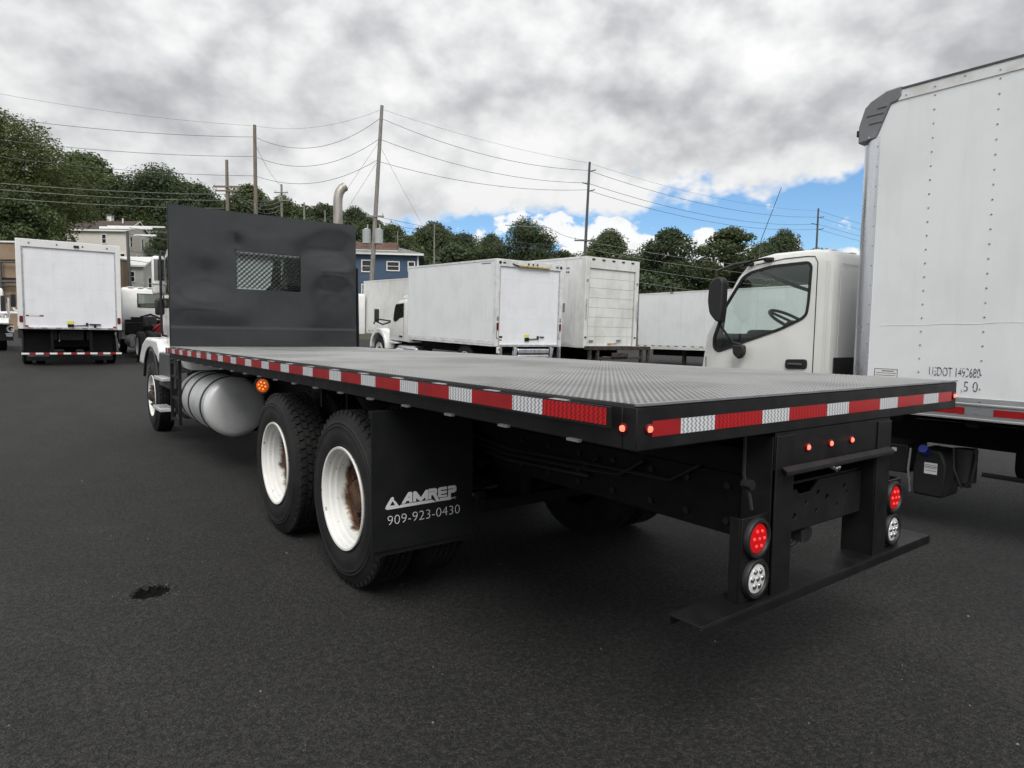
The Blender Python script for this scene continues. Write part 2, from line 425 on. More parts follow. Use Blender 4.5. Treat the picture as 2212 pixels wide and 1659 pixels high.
class MB:
    def __init__(s): s.v = []; s.f = []; s.mi = []; s.cur = 0

    def add(s, vs, fs):
        k = len(s.v); s.v += [tuple(p) for p in vs]; s.f += [tuple(i + k for i in f) for f in fs]; s.mi += [s.cur] * len(fs); return s

    def box(s, x0, x1, y0, y1, z0, z1):
        return s.add([(x0, y0, z0), (x1, y0, z0), (x1, y1, z0), (x0, y1, z0), (x0, y0, z1), (x1, y0, z1), (x1, y1, z1), (x0, y1, z1)],
                     [(0, 3, 2, 1), (4, 5, 6, 7), (0, 1, 5, 4), (1, 2, 6, 5), (2, 3, 7, 6), (3, 0, 4, 7)])

    def prism(s, poly, axis, a, b):
        n = len(poly)
        def pt(p, w):
            return {'x': (w, p[0], p[1]), 'y': (p[0], w, p[1]), 'z': (p[0], p[1], w)}[axis]
        vs = [pt(p, a) for p in poly] + [pt(p, b) for p in poly]
        fs = [tuple(range(n - 1, -1, -1)), tuple(range(n, 2 * n))] + [(i, (i + 1) % n, n + (i + 1) % n, n + i) for i in range(n)]
        return s.add(vs, fs)

    def holed(s, outer, holes, axis, a, b):
        """flat plate with holes, thickness a..b along axis"""
        bm = bmesh.new()
        loops = []
        for lp in [outer] + holes:
            vs = [bm.verts.new((p[0], p[1], 0)) for p in lp]
            for i in range(len(vs)): bm.edges.new((vs[i], vs[(i + 1) % len(vs)]))
            loops.append(len(lp))
        bmesh.ops.triangle_fill(bm, edges=bm.edges[:], use_beauty=True)
        bm.verts.index_update()
        base = [(v.co.x, v.co.y) for v in bm.verts]
        fs = [tuple(v.index for v in f.verts) for f in bm.faces]
        bm.free()
        def pt(p, w):
            return {'x': (w, p[0], p[1]), 'y': (p[0], w, p[1]), 'z': (p[0], p[1], w)}[axis]
        n = len(base)
        vs = [pt(p, a) for p in base] + [pt(p, b) for p in base]
        F = [tuple(reversed(f)) for f in fs] + [tuple(i + n for i in f) for f in fs]
        k = 0
        for L in loops:
            F += [(k + i, k + (i + 1) % L, n + k + (i + 1) % L, n + k + i) for i in range(L)]
            k += L
        return s.add(vs, F)

    def cyl(s, p0, p1, r0, r1=None, n=14, caps=True):
        p0, p1 = Vector(p0), Vector(p1); r1 = r0 if r1 is None else r1
        d = (p1 - p0).normalized()
        a = d.orthogonal().normalized(); b = d.cross(a)
        vs = []
        for p, r in ((p0, r0), (p1, r1)):
            for i in range(n):
                t = 2 * math.pi * i / n
                vs.append(p + (a * math.cos(t) + b * math.sin(t)) * r)
        fs = [(i, (i + 1) % n, n + (i + 1) % n, n + i) for i in range(n)]
        if caps: fs += [tuple(range(n - 1, -1, -1)), tuple(range(n, 2 * n))]
        return s.add(vs, fs)

    def tube(s, path, r, n=8, caps=True):
        path = [Vector(p) for p in path]
        rr = r if isinstance(r, (list, tuple)) else [r] * len(path)
        up = None; rings = []
        for i, p in enumerate(path):
            d = (path[min(i + 1, len(path) - 1)] - path[max(i - 1, 0)]).normalized()
            if up is None: up = d.orthogonal().normalized()
            up = (up - d * up.dot(d)).normalized(); b = d.cross(up)
            rings.append([p + (up * math.cos(2 * math.pi * j / n) + b * math.sin(2 * math.pi * j / n)) * rr[i] for j in range(n)])
        vs = [v for ring in rings for v in ring]
        fs = [(i * n + j, i * n + (j + 1) % n, (i + 1) * n + (j + 1) % n, (i + 1) * n + j) for i in range(len(path) - 1) for j in range(n)]
        if caps: fs += [tuple(range(n - 1, -1, -1)), tuple((len(path) - 1) * n + j for j in range(n))]
        return s.add(vs, fs)

    def lathe(s, prof, c=(0, 0, 0), axis='x', n=48, a0=0.0, closed=True):
        """prof: (radius, position along axis)"""
        c = Vector(c); m = len(prof); vs = []
        for i in range(n):
            t = a0 + 2 * math.pi * i / n
            for r, h in prof:
                u, w = r * math.cos(t), r * math.sin(t)
                vs.append(c + Vector({'x': (h, u, w), 'y': (u, h, w), 'z': (u, w, h)}[axis]))
        fs = []
        for i in range(n):
            k = ((i + 1) % n) * m
            for j in range(m - 1):
                fs.append((i * m + j, i * m + j + 1, k + j + 1, k + j))
        return s.add(vs, fs)

    def ball(s, c, r, nu=12, nv=8):
        rx, ry, rz = (r, r, r) if not isinstance(r, (tuple, list)) else r
        vs = [(c[0], c[1], c[2] - rz)]; fs = []
        for i in range(1, nv):
            t = math.pi * i / nv - math.pi / 2
            for j in range(nu):
                p = 2 * math.pi * j / nu
                vs.append((c[0] + rx * math.cos(t) * math.cos(p), c[1] + ry * math.cos(t) * math.sin(p), c[2] + rz * math.sin(t)))
        vs.append((c[0], c[1], c[2] + rz))
        for j in range(nu): fs.append((0, 1 + (j + 1) % nu, 1 + j))
        for i in range(nv - 2):
            for j in range(nu):
                a = 1 + i * nu; fs.append((a + j, a + (j + 1) % nu, a + nu + (j + 1) % nu, a + nu + j))
        a = 1 + (nv - 2) * nu
        for j in range(nu): fs.append((a + j, a + (j + 1) % nu, len(vs) - 1))
        return s.add(vs, fs)

    def mesh(s, name, mats, off=None, recalc=True, angle=32, dedupe=False):
        me = bpy.data.meshes.new(name)
        v = s.v if off is None else [(p[0] - off[0], p[1] - off[1], p[2] - off[2]) for p in s.v]
        me.from_pydata(v, [], s.f)
        for m in mats: me.materials.append(MATS[m])
        if len(mats) > 1: me.polygons.foreach_set('material_index', s.mi)
        if recalc:
            bm = bmesh.new(); bm.from_mesh(me)
            if dedupe: bmesh.ops.remove_doubles(bm, verts=bm.verts[:], dist=1e-5)
            bmesh.ops.recalc_face_normals(bm, faces=bm.faces[:]); bm.to_mesh(me); bm.free()
        me.polygons.foreach_set('use_smooth', [True] * len(me.polygons))
        me.set_sharp_from_angle(angle=R(angle))
        me.update()
        return me

    def build(s, name, mats, parent=None, bevel=0.0, seg=2, angle=32, recalc=True, dedupe=False, kind=None):
        if isinstance(mats, str): mats = [mats]
        off = OFF.get(parent.name) if parent else None
        o = bpy.data.objects.new(name, s.mesh(name, mats, off, recalc, angle, dedupe))
        COL.objects.link(o)
        if parent:
            o.parent = parent; OFF[o.name] = off
        if bevel:
            bv = o.modifiers.new('bevel', 'BEVEL'); bv.width = bevel; bv.segments = seg; bv.limit_method = 'ANGLE'; bv.angle_limit = R(40)
            bv.harden_normals = False
        if kind: o['kind'] = kind
        return o


def bx(name, mats, parent, *c, bevel=0.0):
    return MB().box(*c).build(name, mats, parent, bevel)


def tag(o, label, cat=None, group=None, kind=None):
    if label: o['label'] = label
    if cat: o['category'] = cat
    if group: o['group'] = group
    if kind: o['kind'] = kind
    return o


def thing(name, label, cat, loc, rot=(0, 0, 0), world_coords=False, group=None):
    o = bpy.data.objects.new(name, None); COL.objects.link(o)
    o.location = loc; o.rotation_euler = rot; o.empty_display_size = 0.3
    OFF[o.name] = tuple(loc) if world_coords else None
    return tag(o, label, cat, group)


def inst(src, parent, loc, rot=(0, 0, 0), scale=None):
    """copy of an object and its children"""
    o = src.copy(); COL.objects.link(o); o.parent = parent
    off = OFF.get(parent.name) if parent else None
    o.location = (loc[0] - off[0], loc[1] - off[1], loc[2] - off[2]) if off else loc
    o.rotation_euler = rot
    if scale: o.scale = scale
    for ch in src.children:
        c = ch.copy(); COL.objects.link(c); c.parent = o
    return o


def text_mesh(name, body, size, mat, parent, loc, rot, align='LEFT', width=None, ext=0.0006, shear=0.0, off=0.0):
    cu = bpy.data.curves.new(name, 'FONT'); cu.body = body; cu.size = size; cu.extrude = ext; cu.shear = shear; cu.offset = off
    cu.align_x = align; cu.resolution_u = 3
    t = bpy.data.objects.new('tmp', cu); COL.objects.link(t)
    dg = bpy.context.evaluated_depsgraph_get(); dg.update()
    me = bpy.data.meshes.new_from_object(t.evaluated_get(dg)); bpy.data.objects.remove(t); bpy.data.curves.remove(cu)
    if width:
        xs = [v.co.x for v in me.vertices]; k = width / (max(xs) - min(xs)); x0 = min(xs)
        for v in me.vertices: v.co.x = (v.co.x - x0) * k
    me.materials.clear(); me.materials.append(MATS[mat]); me.name = name
    o = bpy.data.objects.new(name, me); COL.objects.link(o); o.parent = parent
    of = OFF.get(parent.name) if parent else None
    o.location = tuple(loc[i] - (of[i] if of else 0) for i in range(3)); o.rotation_euler = rot
    return o


def inset_poly(poly, d):
    """move a closed polygon inwards by d (sign by orientation)"""
    n = len(poly); area = sum(poly[i][0] * poly[(i + 1) % n][1] - poly[(i + 1) % n][0] * poly[i][1] for i in range(n))
    sg = 1 if area > 0 else -1; out = []
    for i in range(n):
        a, b, c = Vector(poly[i - 1]), Vector(poly[i]), Vector(poly[(i + 1) % n])
        e1 = (b - a).normalized(); e2 = (c - b).normalized()
        n1 = Vector((-e1.y, e1.x)) * sg; n2 = Vector((-e2.y, e2.x)) * sg
        m = n1 + n2
        m = m / max(m.length_squared / 2, 0.5)
        out.append((b.x + m.x * d, b.y + m.y * d))
    return out


def round_poly(poly, r, seg=3):
    """round the corners of a polygon"""
    out = []; n = len(poly)
    for i in range(n):
        a, b, c = Vector(poly[i - 1]), Vector(poly[i]), Vector(poly[(i + 1) % n])
        rr = min(r, (a - b).length * 0.45, (c - b).length * 0.45)
        p, q = b + (a - b).normalized() * rr, b + (c - b).normalized() * rr
        for k in range(seg + 1):
            t = k / seg
            out.append(tuple(p * (1 - t) ** 2 + b * 2 * t * (1 - t) + q * t * t))
    return out


def cab_skin(mb, outline, x0, x1, r, open_segs=(), side_hole=None, open_x=None, right_hole=True):
    """thin cab shell: outline (y,z) lofted across x with rounded edges; some segments left open for glass"""
    st = [(x0, r), (x0 + 0.3 * r, 0.3 * r), (x0 + r, 0.0)]
    ox = open_x or (x0 + r * 1.6, x1 - r * 1.6)
    st += [(ox[0], 0.0), (ox[1], 0.0), (x1 - r, 0.0), (x1 - 0.3 * r, 0.3 * r), (x1, r)]
    n = len(outline); rings = []
    for x, d in st:
        pl = inset_poly(outline, d) if d else outline
        rings.append([(x, p[0], p[1]) for p in pl])
    vs = [p for rg in rings for p in rg]; fs = []
    for k in range(len(st) - 1):
        for i in range(n):
            if k == 3 and i in open_segs: continue
            fs.append((k * n + i, k * n + (i + 1) % n, (k + 1) * n + (i + 1) % n, (k + 1) * n + i))
    mb.add(vs, fs)
    for x, side in ((x0, True), (x1, right_hole)):
        lp = inset_poly(outline, r)
        bm = bmesh.new(); allv = []
        for l in [lp] + ([side_hole] if side_hole and side else []):
            v = [bm.verts.new((p[0], p[1], 0)) for p in l]
            for i in range(len(v)): bm.edges.new((v[i], v[(i + 1) % len(v)]))
        bmesh.ops.triangle_fill(bm, edges=bm.edges[:], use_beauty=True); bm.verts.index_update()
        mb.add([(x, v.co.x, v.co.y) for v in bm.verts], [tuple(v.index for v in f.verts) for f in bm.faces]); bm.free()
    return mb


# ------------------------------------------------------------------ ground levels: the lot is flat near the camera and climbs gently away
SLOPE = 0.027


def gz(y):
    y = min(y, 60.0)
    if y < 9: return 0.0
    if y < 12: return SLOPE * (y - 9) ** 2 / 6
    return SLOPE * 1.5 + SLOPE * (y - 12)


YAW = 0.6439
RH = Vector((math.cos(YAW), -math.sin(YAW), 0)); FH = Vector((math.sin(YAW), math.cos(YAW), 0))
BASE = Vector((EYE.x, EYE.y, 0))


def yard(u, d, z=0.0):
    """metres to the right of / ahead of the spot where the photographer stands -> world"""
    return BASE + RH * u + FH * d + Vector((0, 0, z))


def hill(u, d):
    """height of the land beyond the lot"""
    base = gz(min(d, 60) * 0.8)
    t = max(0.0, d - 48)
    left = 1 / (1 + math.exp((u + 12) / 16))
    return base + min(t, 60) * (0.035 + 0.065 * left) + max(0, min(t - 55, 90)) * (0.03 + 0.13 * left)


# ------------------------------------------------------------------ ground
def make_ground():
    hx, hy = -0.925, 2.815
    xs = sorted(set([-600, -300, -150, -80, -50, -30, -20, -12, -8, -5, -3, -2, 0, 2, 4, 6, 8, 12, 16, 20, 26, 32, 40, 60, 90, 150, 300, 600] + [round(hx + (i - 16) * 0.0125, 4) for i in range(33)]))
    ys = sorted(set([-600, -300, -120, -60, -30, -15, -8, -4, -2, -1, 0, 1, 2, 3.5, 4.5, 6, 7.5, 9, 9.5, 10, 10.5, 11, 11.5, 12, 14, 18, 24, 32, 40, 46, 52, 60, 80, 120, 200, 600] + [round(hy + (i - 14) * 0.0125, 4) for i in range(29)]))
    rnd = random.Random(4)
    mb = MB(); vs = []
    for y in ys:
        for x in xs:
            z = gz(y)
            ex, ey = ((x - hx) * RH.x + (y - hy) * RH.y) / 0.100, ((x - hx) * FH.x + (y - hy) * FH.y) / 0.105
            e = math.sqrt(ex * ex + ey * ey) + 0.18 * mnoise.noise(Vector((x * 30, y * 30, 2)))
            if e < 1.25:
                z -= 0.042 * (1 - min(1, max(0, (e - 0.60) / 0.42))) ** 0.7 - 0.006 * rnd.random()
            vs.append((x, y, z))
    n = len(xs); fs = []
    for j in range(len(ys) - 1):
        for i in range(n - 1): fs.append((j * n + i, j * n + i + 1, (j + 1) * n + i + 1, (j + 1) * n + i))
    mb.add(vs, fs)
    for k, f in enumerate(mb.f):
        cx = sum(mb.v[i][0] for i in f) / 4; cy = sum(mb.v[i][1] for i in f) / 4
        e = math.hypot(((cx - hx) * RH.x + (cy - hy) * RH.y) / 0.100, ((cx - hx) * FH.x + (cy - hy) * FH.y) / 0.105) + .15 * mnoise.noise(Vector((cx * 30, cy * 30, 2)))
        mb.mi[k] = 1 if e < 0.92 else 0
    o = mb.build('ground', ['asphalt', 'asphalt_hole'], recalc=False, angle=60)
    return tag(o, 'dark asphalt surface of the truck lot with a small pothole', None, kind='structure')


make_ground()


def make_hill():
    us = [-400, -260, -180, -140, -120, -100, -85, -70, -55, -42, -30, -20, -10, 0, 10, 20, 32, 46, 62, 85, 120, 180, 260, 400]
    ds = [46, 52, 60, 70, 80, 90, 100, 112, 125, 140, 160, 190, 240, 320, 500]
    mb = MB(); vs = []
    for d in ds:
        for u in us:
            z = hill(u, d) + (0.6 * mnoise.noise(Vector((u * 0.05, d * 0.05, 0))) if d > 60 else 0) - (0.9 if d == 46 else 0)
            p = yard(u, d); vs.append((p.x, p.y, z))
    n = len(us)
    mb.add(vs, [(j * n + i, j * n + i + 1, (j + 1) * n + i + 1, (j + 1) * n + i) for j in range(len(ds) - 1) for i in range(n - 1)])
    tag(mb.build('hillside', 'hill_ground', recalc=False, angle=80), 'rising green hillside beyond the truck lot', None, kind='structure')


make_hill()

# ------------------------------------------------------------------ wheels (origin: centre of the outer sidewall plane, axis +x inwards)
def tyre_mb(r=0.52, w=0.275, rb=0.292, tread='block', n=64):
    mb = MB()
    t = r - 0.014
    prof = [(rb, 0.045), (rb - 0.006, 0.03), (rb + 0.012, 0.018), (rb + 0.04, 0.008), (rb + 0.09, 0.0), (rb + 0.10, 0.0030), (rb + 0.128, 0.0040), (rb + 0.131, 0.0020), (rb + 0.136, 0.0020), (rb + 0.139, 0.0055), (rb + 0.149, 0.0075), (rb + 0.152, 0.0055), (rb + 0.156, 0.0058), (rb + 0.159, 0.010), (r - 0.055, 0.018), (r - 0.03, 0.026), (t, 0.040),
            (t + 0.002, w / 2), (t, w - 0.040), (r - 0.03, w - 0.026), (r - 0.055, w - 0.018), (rb + 0.09, w), (rb + 0.03, w - 0.012), (rb, w - 0.03)]
    mb.lathe(prof, n=n)
    rnd = random.Random(1)
    rows = 5; nb = 52 if tread == 'block' else 0
    x0, x1 = 0.036, w - 0.036
    for k in range(rows if nb else 0):
        xa = x0 + (x1 - x0) * k / rows + 0.005; xb = x0 + (x1 - x0) * (k + 1) / rows - 0.005
        for i in range(nb):
            a0 = 2 * math.pi * (i + 0.5 * (k % 2)) / nb; a1 = a0 + 2 * math.pi / nb * 0.80
            sk = 0.018 * (1 if k % 2 else -1)
            vs = []
            for rr, e in ((t - 0.004, 0), (r + 0.001, 0.0022)):
                for (x, a) in ((xa + e, a0), (xb - e, a0 + sk), (xb - e, a1 + sk), (xa + e, a1)):
                    vs.append((x, rr * math.cos(a), rr * math.sin(a)))
            mb.add(vs, [(4, 5, 6, 7), (0, 1, 5, 4), (1, 2, 6, 5), (2, 3, 7, 6), (3, 0, 4, 7)])
    if nb:      # shoulder notches
        for i in range(nb):
            a0 = 2 * math.pi * (i + 0.5) / nb; a1 = a0 + 2 * math.pi / nb * 0.55
            vs = [(x, rr * math.cos(a), rr * math.sin(a)) for (rr, x) in ((r - 0.034, 0.023), (t, 0.034)) for a in (a0, a1)] + \
                 [(x, rr * math.cos(a), rr * math.sin(a)) for (rr, x) in ((r - 0.034, 0.0245), (r - 0.002, 0.0335)) for a in (a0 + .004, a1 - .004)]
            mb.add(vs, [(0, 1, 3, 2), (4, 5, 7, 6), (0, 4, 6, 2), (1, 5, 7, 3), (2, 6, 7, 3), (0, 1, 5, 4)])
    return mb


def circle(cx, cy, r, n=12, a=0.0):
    return [(cx + r * math.cos(a + 2 * math.pi * i / n), cy + r * math.sin(a + 2 * math.pi * i / n)) for i in range(n)]


def wheel_proto(kind, rimmat='rim_paint'):
    """kind 'dual': deep dish with the disc far in; 'front': disc near the outer lip with studs"""
    mb = MB()
    if kind == 'dual':
        mb.lathe([(0.292, 0.030), (0.306, 0.010), (0.304, 0.002), (0.292, 0.004), (0.286, 0.016), (0.285, 0.040), (0.276, 0.050), (0.273, 0.072), (0.262, 0.084), (0.259, 0.118), (0.252, 0.128), (0.250, 0.165)], n=56)
        disc = MB()
        hol = [circle(0.20 * math.cos(a), 0.20 * math.sin(a), 0.028, 10) for a in [2 * math.pi * i / 8 for i in range(8)]]
        disc.holed(circle(0, 0, 0.250, 40), hol + [circle(0, 0, 0.10, 20)], 'x', 0.160, 0.170)
        hub = MB().lathe([(0.001, 0.10), (0.085, 0.10), (0.10, 0.112), (0.104, 0.19)], n=24)
        nuts = MB()
        for i in range(10):
            a = 2 * math.pi * (i + .3) / 10; nuts.cyl((0.125, 0.1425 * math.cos(a), 0.1425 * math.sin(a)), (0.162, 0.1425 * math.cos(a), 0.1425 * math.sin(a)), 0.018, 0.020, 6)
    else:
        mb.lathe([(0.292, 0.030), (0.306, 0.010), (0.304, 0.002), (0.292, 0.004), (0.284, 0.020), (0.276, 0.045), (0.262, 0.06), (0.245, 0.05)], n=56)
        disc = MB()
        hol = [circle(0.20 * math.cos(a), 0.20 * math.sin(a), 0.03, 10) for a in [2 * math.pi * i / 8 for i in range(8)]]
        disc.holed(circle(0, 0, 0.247, 40), hol + [circle(0, 0, 0.10, 20)], 'x', 0.043, 0.053)
        hub = MB().lathe([(0.001, -0.035), (0.055, -0.035), (0.070, -0.025), (0.085, 0.0), (0.12, 0.02), (0.125, 0.06)], n=24)
        nuts = MB()
        for i in range(10):
            a = 2 * math.pi * (i + .3) / 10; nuts.cyl((-0.004, 0.1425 * math.cos(a), 0.1425 * math.sin(a)), (0.044, 0.1425 * math.cos(a), 0.1425 * math.sin(a)), 0.016, 0.019, 6)
    w = mb.build('wheel', rimmat, None)
    tyre_mb().build('tyre', 'rubber', w)
    disc.build('wheel_disc', 'rust' if kind == 'dual' else rimmat, w)
    hub.build('hub', 'rust' if kind == 'dual' else 'rusty_frame', w)
    nuts.build('lug_nuts', 'rust' if kind == 'dual' else 'rusty_frame', w, kind='stuff')
    return w


def inner_proto():
    w = MB().lathe([(0.292, 0.045), (0.284, 0.06), (0.262, 0.10), (0.25, 0.20), (0.18, 0.205)], n=32).build('wheel', 'black_frame', None)
    tyre_mb().build('tyre', 'rubber', w)
    return w


W_DUAL = wheel_proto('dual'); W_FRONT = wheel_proto('front'); W_IN = inner_proto()
PROTOS = [W_DUAL, W_FRONT, W_IN]


def put_wheel(proto, parent, x, y, z, side):
    """side -1: outer face looks to -x; +1: to +x"""
    return inst(proto, parent, (x, y, z), (random.random() * 6.28, 0, 0) if side < 0 else (random.random() * 6.28, 0, math.pi))


def lamp(parent, c, r, lens, led, name='tail_light', d=(0, -1, 0), leds=True, ring='black_plastic'):
    """round LED lamp in a rubber grommet, facing d"""
    dv = Vector(d); cv = Vector(c)
    ax = dv; a = ax.orthogonal().normalized(); b = ax.cross(a)
    def rot(mb, base):
        mb.v = [tuple(cv + a * p[1] + b * p[2] + ax * p[0]) for p in mb.v]; return mb
    g = rot(MB().lathe([(r * 1.36, 0.0), (r * 1.36, 0.012), (r * 1.28, 0.020), (r * 1.10, 0.020), (r * 1.02, 0.010)], n=28), None).build(name, ring, parent)
    rot(MB().lathe([(r * 1.03, 0.006), (r * 0.98, 0.013), (r * 0.5, 0.018), (0.0005, 0.019)], n=28), None).build('lens', lens, g)
    if leds:
        mb = MB()
        for (u, v) in [(0, 0)] + [(0.56 * math.cos(q), 0.56 * math.sin(q)) for q in [2 * math.pi * i / 6 + .2 for i in range(6)]]:
            mb.ball((0.0165, u * r, v * r), (0.007, r * (0.21 if led == 'chrome' else .13), r * (0.21 if led == 'chrome' else .13)), 8, 6)
        rot(mb, None).build('diodes', led, g)
    return g


def marker(parent, c, d):
    dv = Vector(d); cv = Vector(c)
    a = dv.orthogonal().normalized(); b = dv.cross(a)
    def rot(mb): mb.v = [tuple(cv + a * p[1] + b * p[2] + dv * p[0]) for p in mb.v]; return mb
    g = rot(MB().lathe([(0.017, 0.0), (0.017, 0.005), (0.012, 0.007)], n=16)).build('marker_light', 'dark_red', parent)
    rot(MB().lathe([(0.0105, 0.004), (0.0095, 0.010), (0.005, 0.013), (0.0003, 0.014)], n=14)).build('lens', 'marker_red', g)
    return g


# ------------------------------------------------------------------ the flatbed truck
P('step_metal', (0.66, 0.67, 0.67), 0.4, 0.25, col2=(0.5, 0.5, 0.5), nscale=8)
P('black_plate', (0.010, 0.0103, 0.011), 0.5, spec=0.35, col2=(0.016, 0.016, 0.0165), nscale=9)
W, L, DZ = 2.44, 7.667, 1.2926
FB = thing('flatbed_truck', 'long black flatbed truck with grey tread plate deck and tall black headboard', 'truck', (1.22, 4.5, 0), world_coords=True)

deck = bx('deck', 'deck_plate', FB, 0.004, W - 0.004, 0.004, L - 0.02, DZ - 0.010, DZ - 0.0025)
deck['label'] = 'grey diamond tread plate deck'


def tread_lugs():
    """raised lugs of the tread plate, alternating direction"""
    p = 0.030
    nx, ny = int((W - 0.03) / p), int((L - 0.05) / p)
    ii, jj = np.meshgrid(np.arange(nx), np.arange(ny), indexing='ij')
    cx = np.concatenate([(0.018 + ii * p).ravel(), (0.018 + (ii + .5) * p).ravel()])
    cy = np.concatenate([(0.022 + jj * p).ravel(), (0.022 + (jj + .5) * p).ravel()])
    sgn = np.concatenate([np.ones(ii.size), -np.ones(ii.size)])
    h, hl, hw = 0.0026, 0.0125, 0.0040
    s2 = math.sqrt(.5)
    loc = [(-hl, 0, 0), (0, -hw, 0), (hl, 0, 0), (0, hw, 0), (-hl * .45, 0, h), (hl * .45, 0, h)]
    n = cx.size; V = np.zeros((n, 6, 3), dtype=np.float32)
    for k, (a, b, c) in enumerate(loc):
        V[:, k, 0] = cx + s2 * (a - sgn * b); V[:, k, 1] = cy + s2 * (sgn * a + b); V[:, k, 2] = DZ - 0.0025 + c
    V[:, :, 1] = np.where(False, V[:, :, 1], V[:, :, 1])
    F = np.array([[0, 1, 4], [1, 5, 4], [1, 2, 5], [2, 3, 5], [3, 4, 5], [3, 0, 4]], dtype=np.int32)
    allF = (F[None] + (np.arange(n) * 6)[:, None, None]).reshape(-1, 3)
    me = bpy.data.meshes.new('tread_lugs')
    off = OFF[FB.name]; VV = V.reshape(-1, 3) - np.array(off, dtype=np.float32)
    me.vertices.add(len(VV)); me.vertices.foreach_set('co', VV.ravel())
    me.loops.add(allF.size); me.loops.foreach_set('vertex_index', allF.ravel())
    me.polygons.add(len(allF)); me.polygons.foreach_set('loop_start', np.arange(0, allF.size, 3, dtype=np.int32))
    me.update(calc_edges=True); me.validate()
    me.materials.append(MATS['tread_metal'])
    o = bpy.data.objects.new('tread_lugs', me); COL.objects.link(o); o.parent = FB; o['kind'] = 'stuff'
    o['label'] = 'raised lugs of the tread plate'


P('tread_metal', (0.37, 0.373, 0.366), 0.34, 0.35, col2=(0.255, 0.257, 0.25), nscale=1.1)
tread_lugs()

bx('rear_channel', 'black_paint', FB, 0, W, 0, 0.058, DZ - 0.1466, DZ - 0.0105, bevel=0.004)
MB().box(-0.001, W + 0.001, -0.0035, 0.010, DZ - 0.007, DZ + 0.0006).build('deck_edge', 'galvanised', FB)
for x0, x1 in ((0.001, 0.055), (W - 0.055, W - 0.001)):
    bx('side_channel', 'black_paint', FB, x0, x1, 0.060, L, DZ - 0.1466, DZ - 0.0105, bevel=0.004)
bx('front_channel', 'black_paint', FB, 0.057, W - 0.057, L - 0.06, L - 0.002, DZ - 0.1466, DZ - 0.0115)
for x0, x1 in ((-0.046, -0.040), (W + 0.040, W + 0.046)):
    bx('rub_rail', 'black_paint', FB, x0, x1, 0.065, L - 0.02, 1.213, 1.2805, bevel=0.001)
for k in range(19):
    y = 0.30 + 0.400 * k
    for x0, x1 in ((-0.0398, 0.0008), (W - 0.0008, W + 0.0398)):
        MB().box(x0, x1, y, y + 0.075, 1.226, DZ - 0.012).build('rail_spacer', 'galvanised', FB, bevel=0.003)
        xa, xb = (x0 + .024, x1) if x0 < 0 else (x0, x1 - .024)
        MB().box(xa, xb, y - .06, y, DZ - 0.1490, DZ - 0.1400).build('channel_tab', 'galvanised', FB)
# reflective tape on the left rub rail and on the rear channel, piece by piece
edges = [0.098]
for k in range(17): edges += [0.410 + 0.448 * k, 0.586 + 0.448 * k]
edges = [e for e in edges if e < L - 0.03] + [L - 0.03]
edges = [-1.3538 + (e + 1.3538) * .9897 for e in edges]
for i in range(len(edges) - 1):
    red = i % 2 == 0
    bx('red_tape' if red else 'white_tape', ('red_tape' if i else 'red_tape_wavy') if red else 'white_tape', FB, -0.0475, -0.0460, edges[i] + .0008, edges[i + 1] - .0008, 1.2225, 1.2765)
edges = [0.068, 0.2058]
for k in range(5):
    edges += [0.2058 + (18 * k + 7) * .0254, 0.2058 + (18 * k + 18) * .0254]
edges[-1] = 2.375
for i in range(len(edges) - 1):
    red = i % 2 == 0
    m = 'white_tape' if not red else ('red_tape' if i == 0 else 'red_tape_wavy')
    bx('red_tape' if red else 'white_tape', m, FB, edges[i] + .0008, edges[i + 1] - .0008, -0.0016, -0.0001, 1.1875, 1.2365)
marker(FB, (0.001, 0.054, 1.213), (-1, 0, 0)); marker(FB, (0.054, 0.0, 1.213), (0, -1, 0)); marker(FB, (2.400, 0.0, 1.213), (0, -1, 0))
marker(FB, (W - 0.001, 0.054, 1.213), (1, 0, 0))

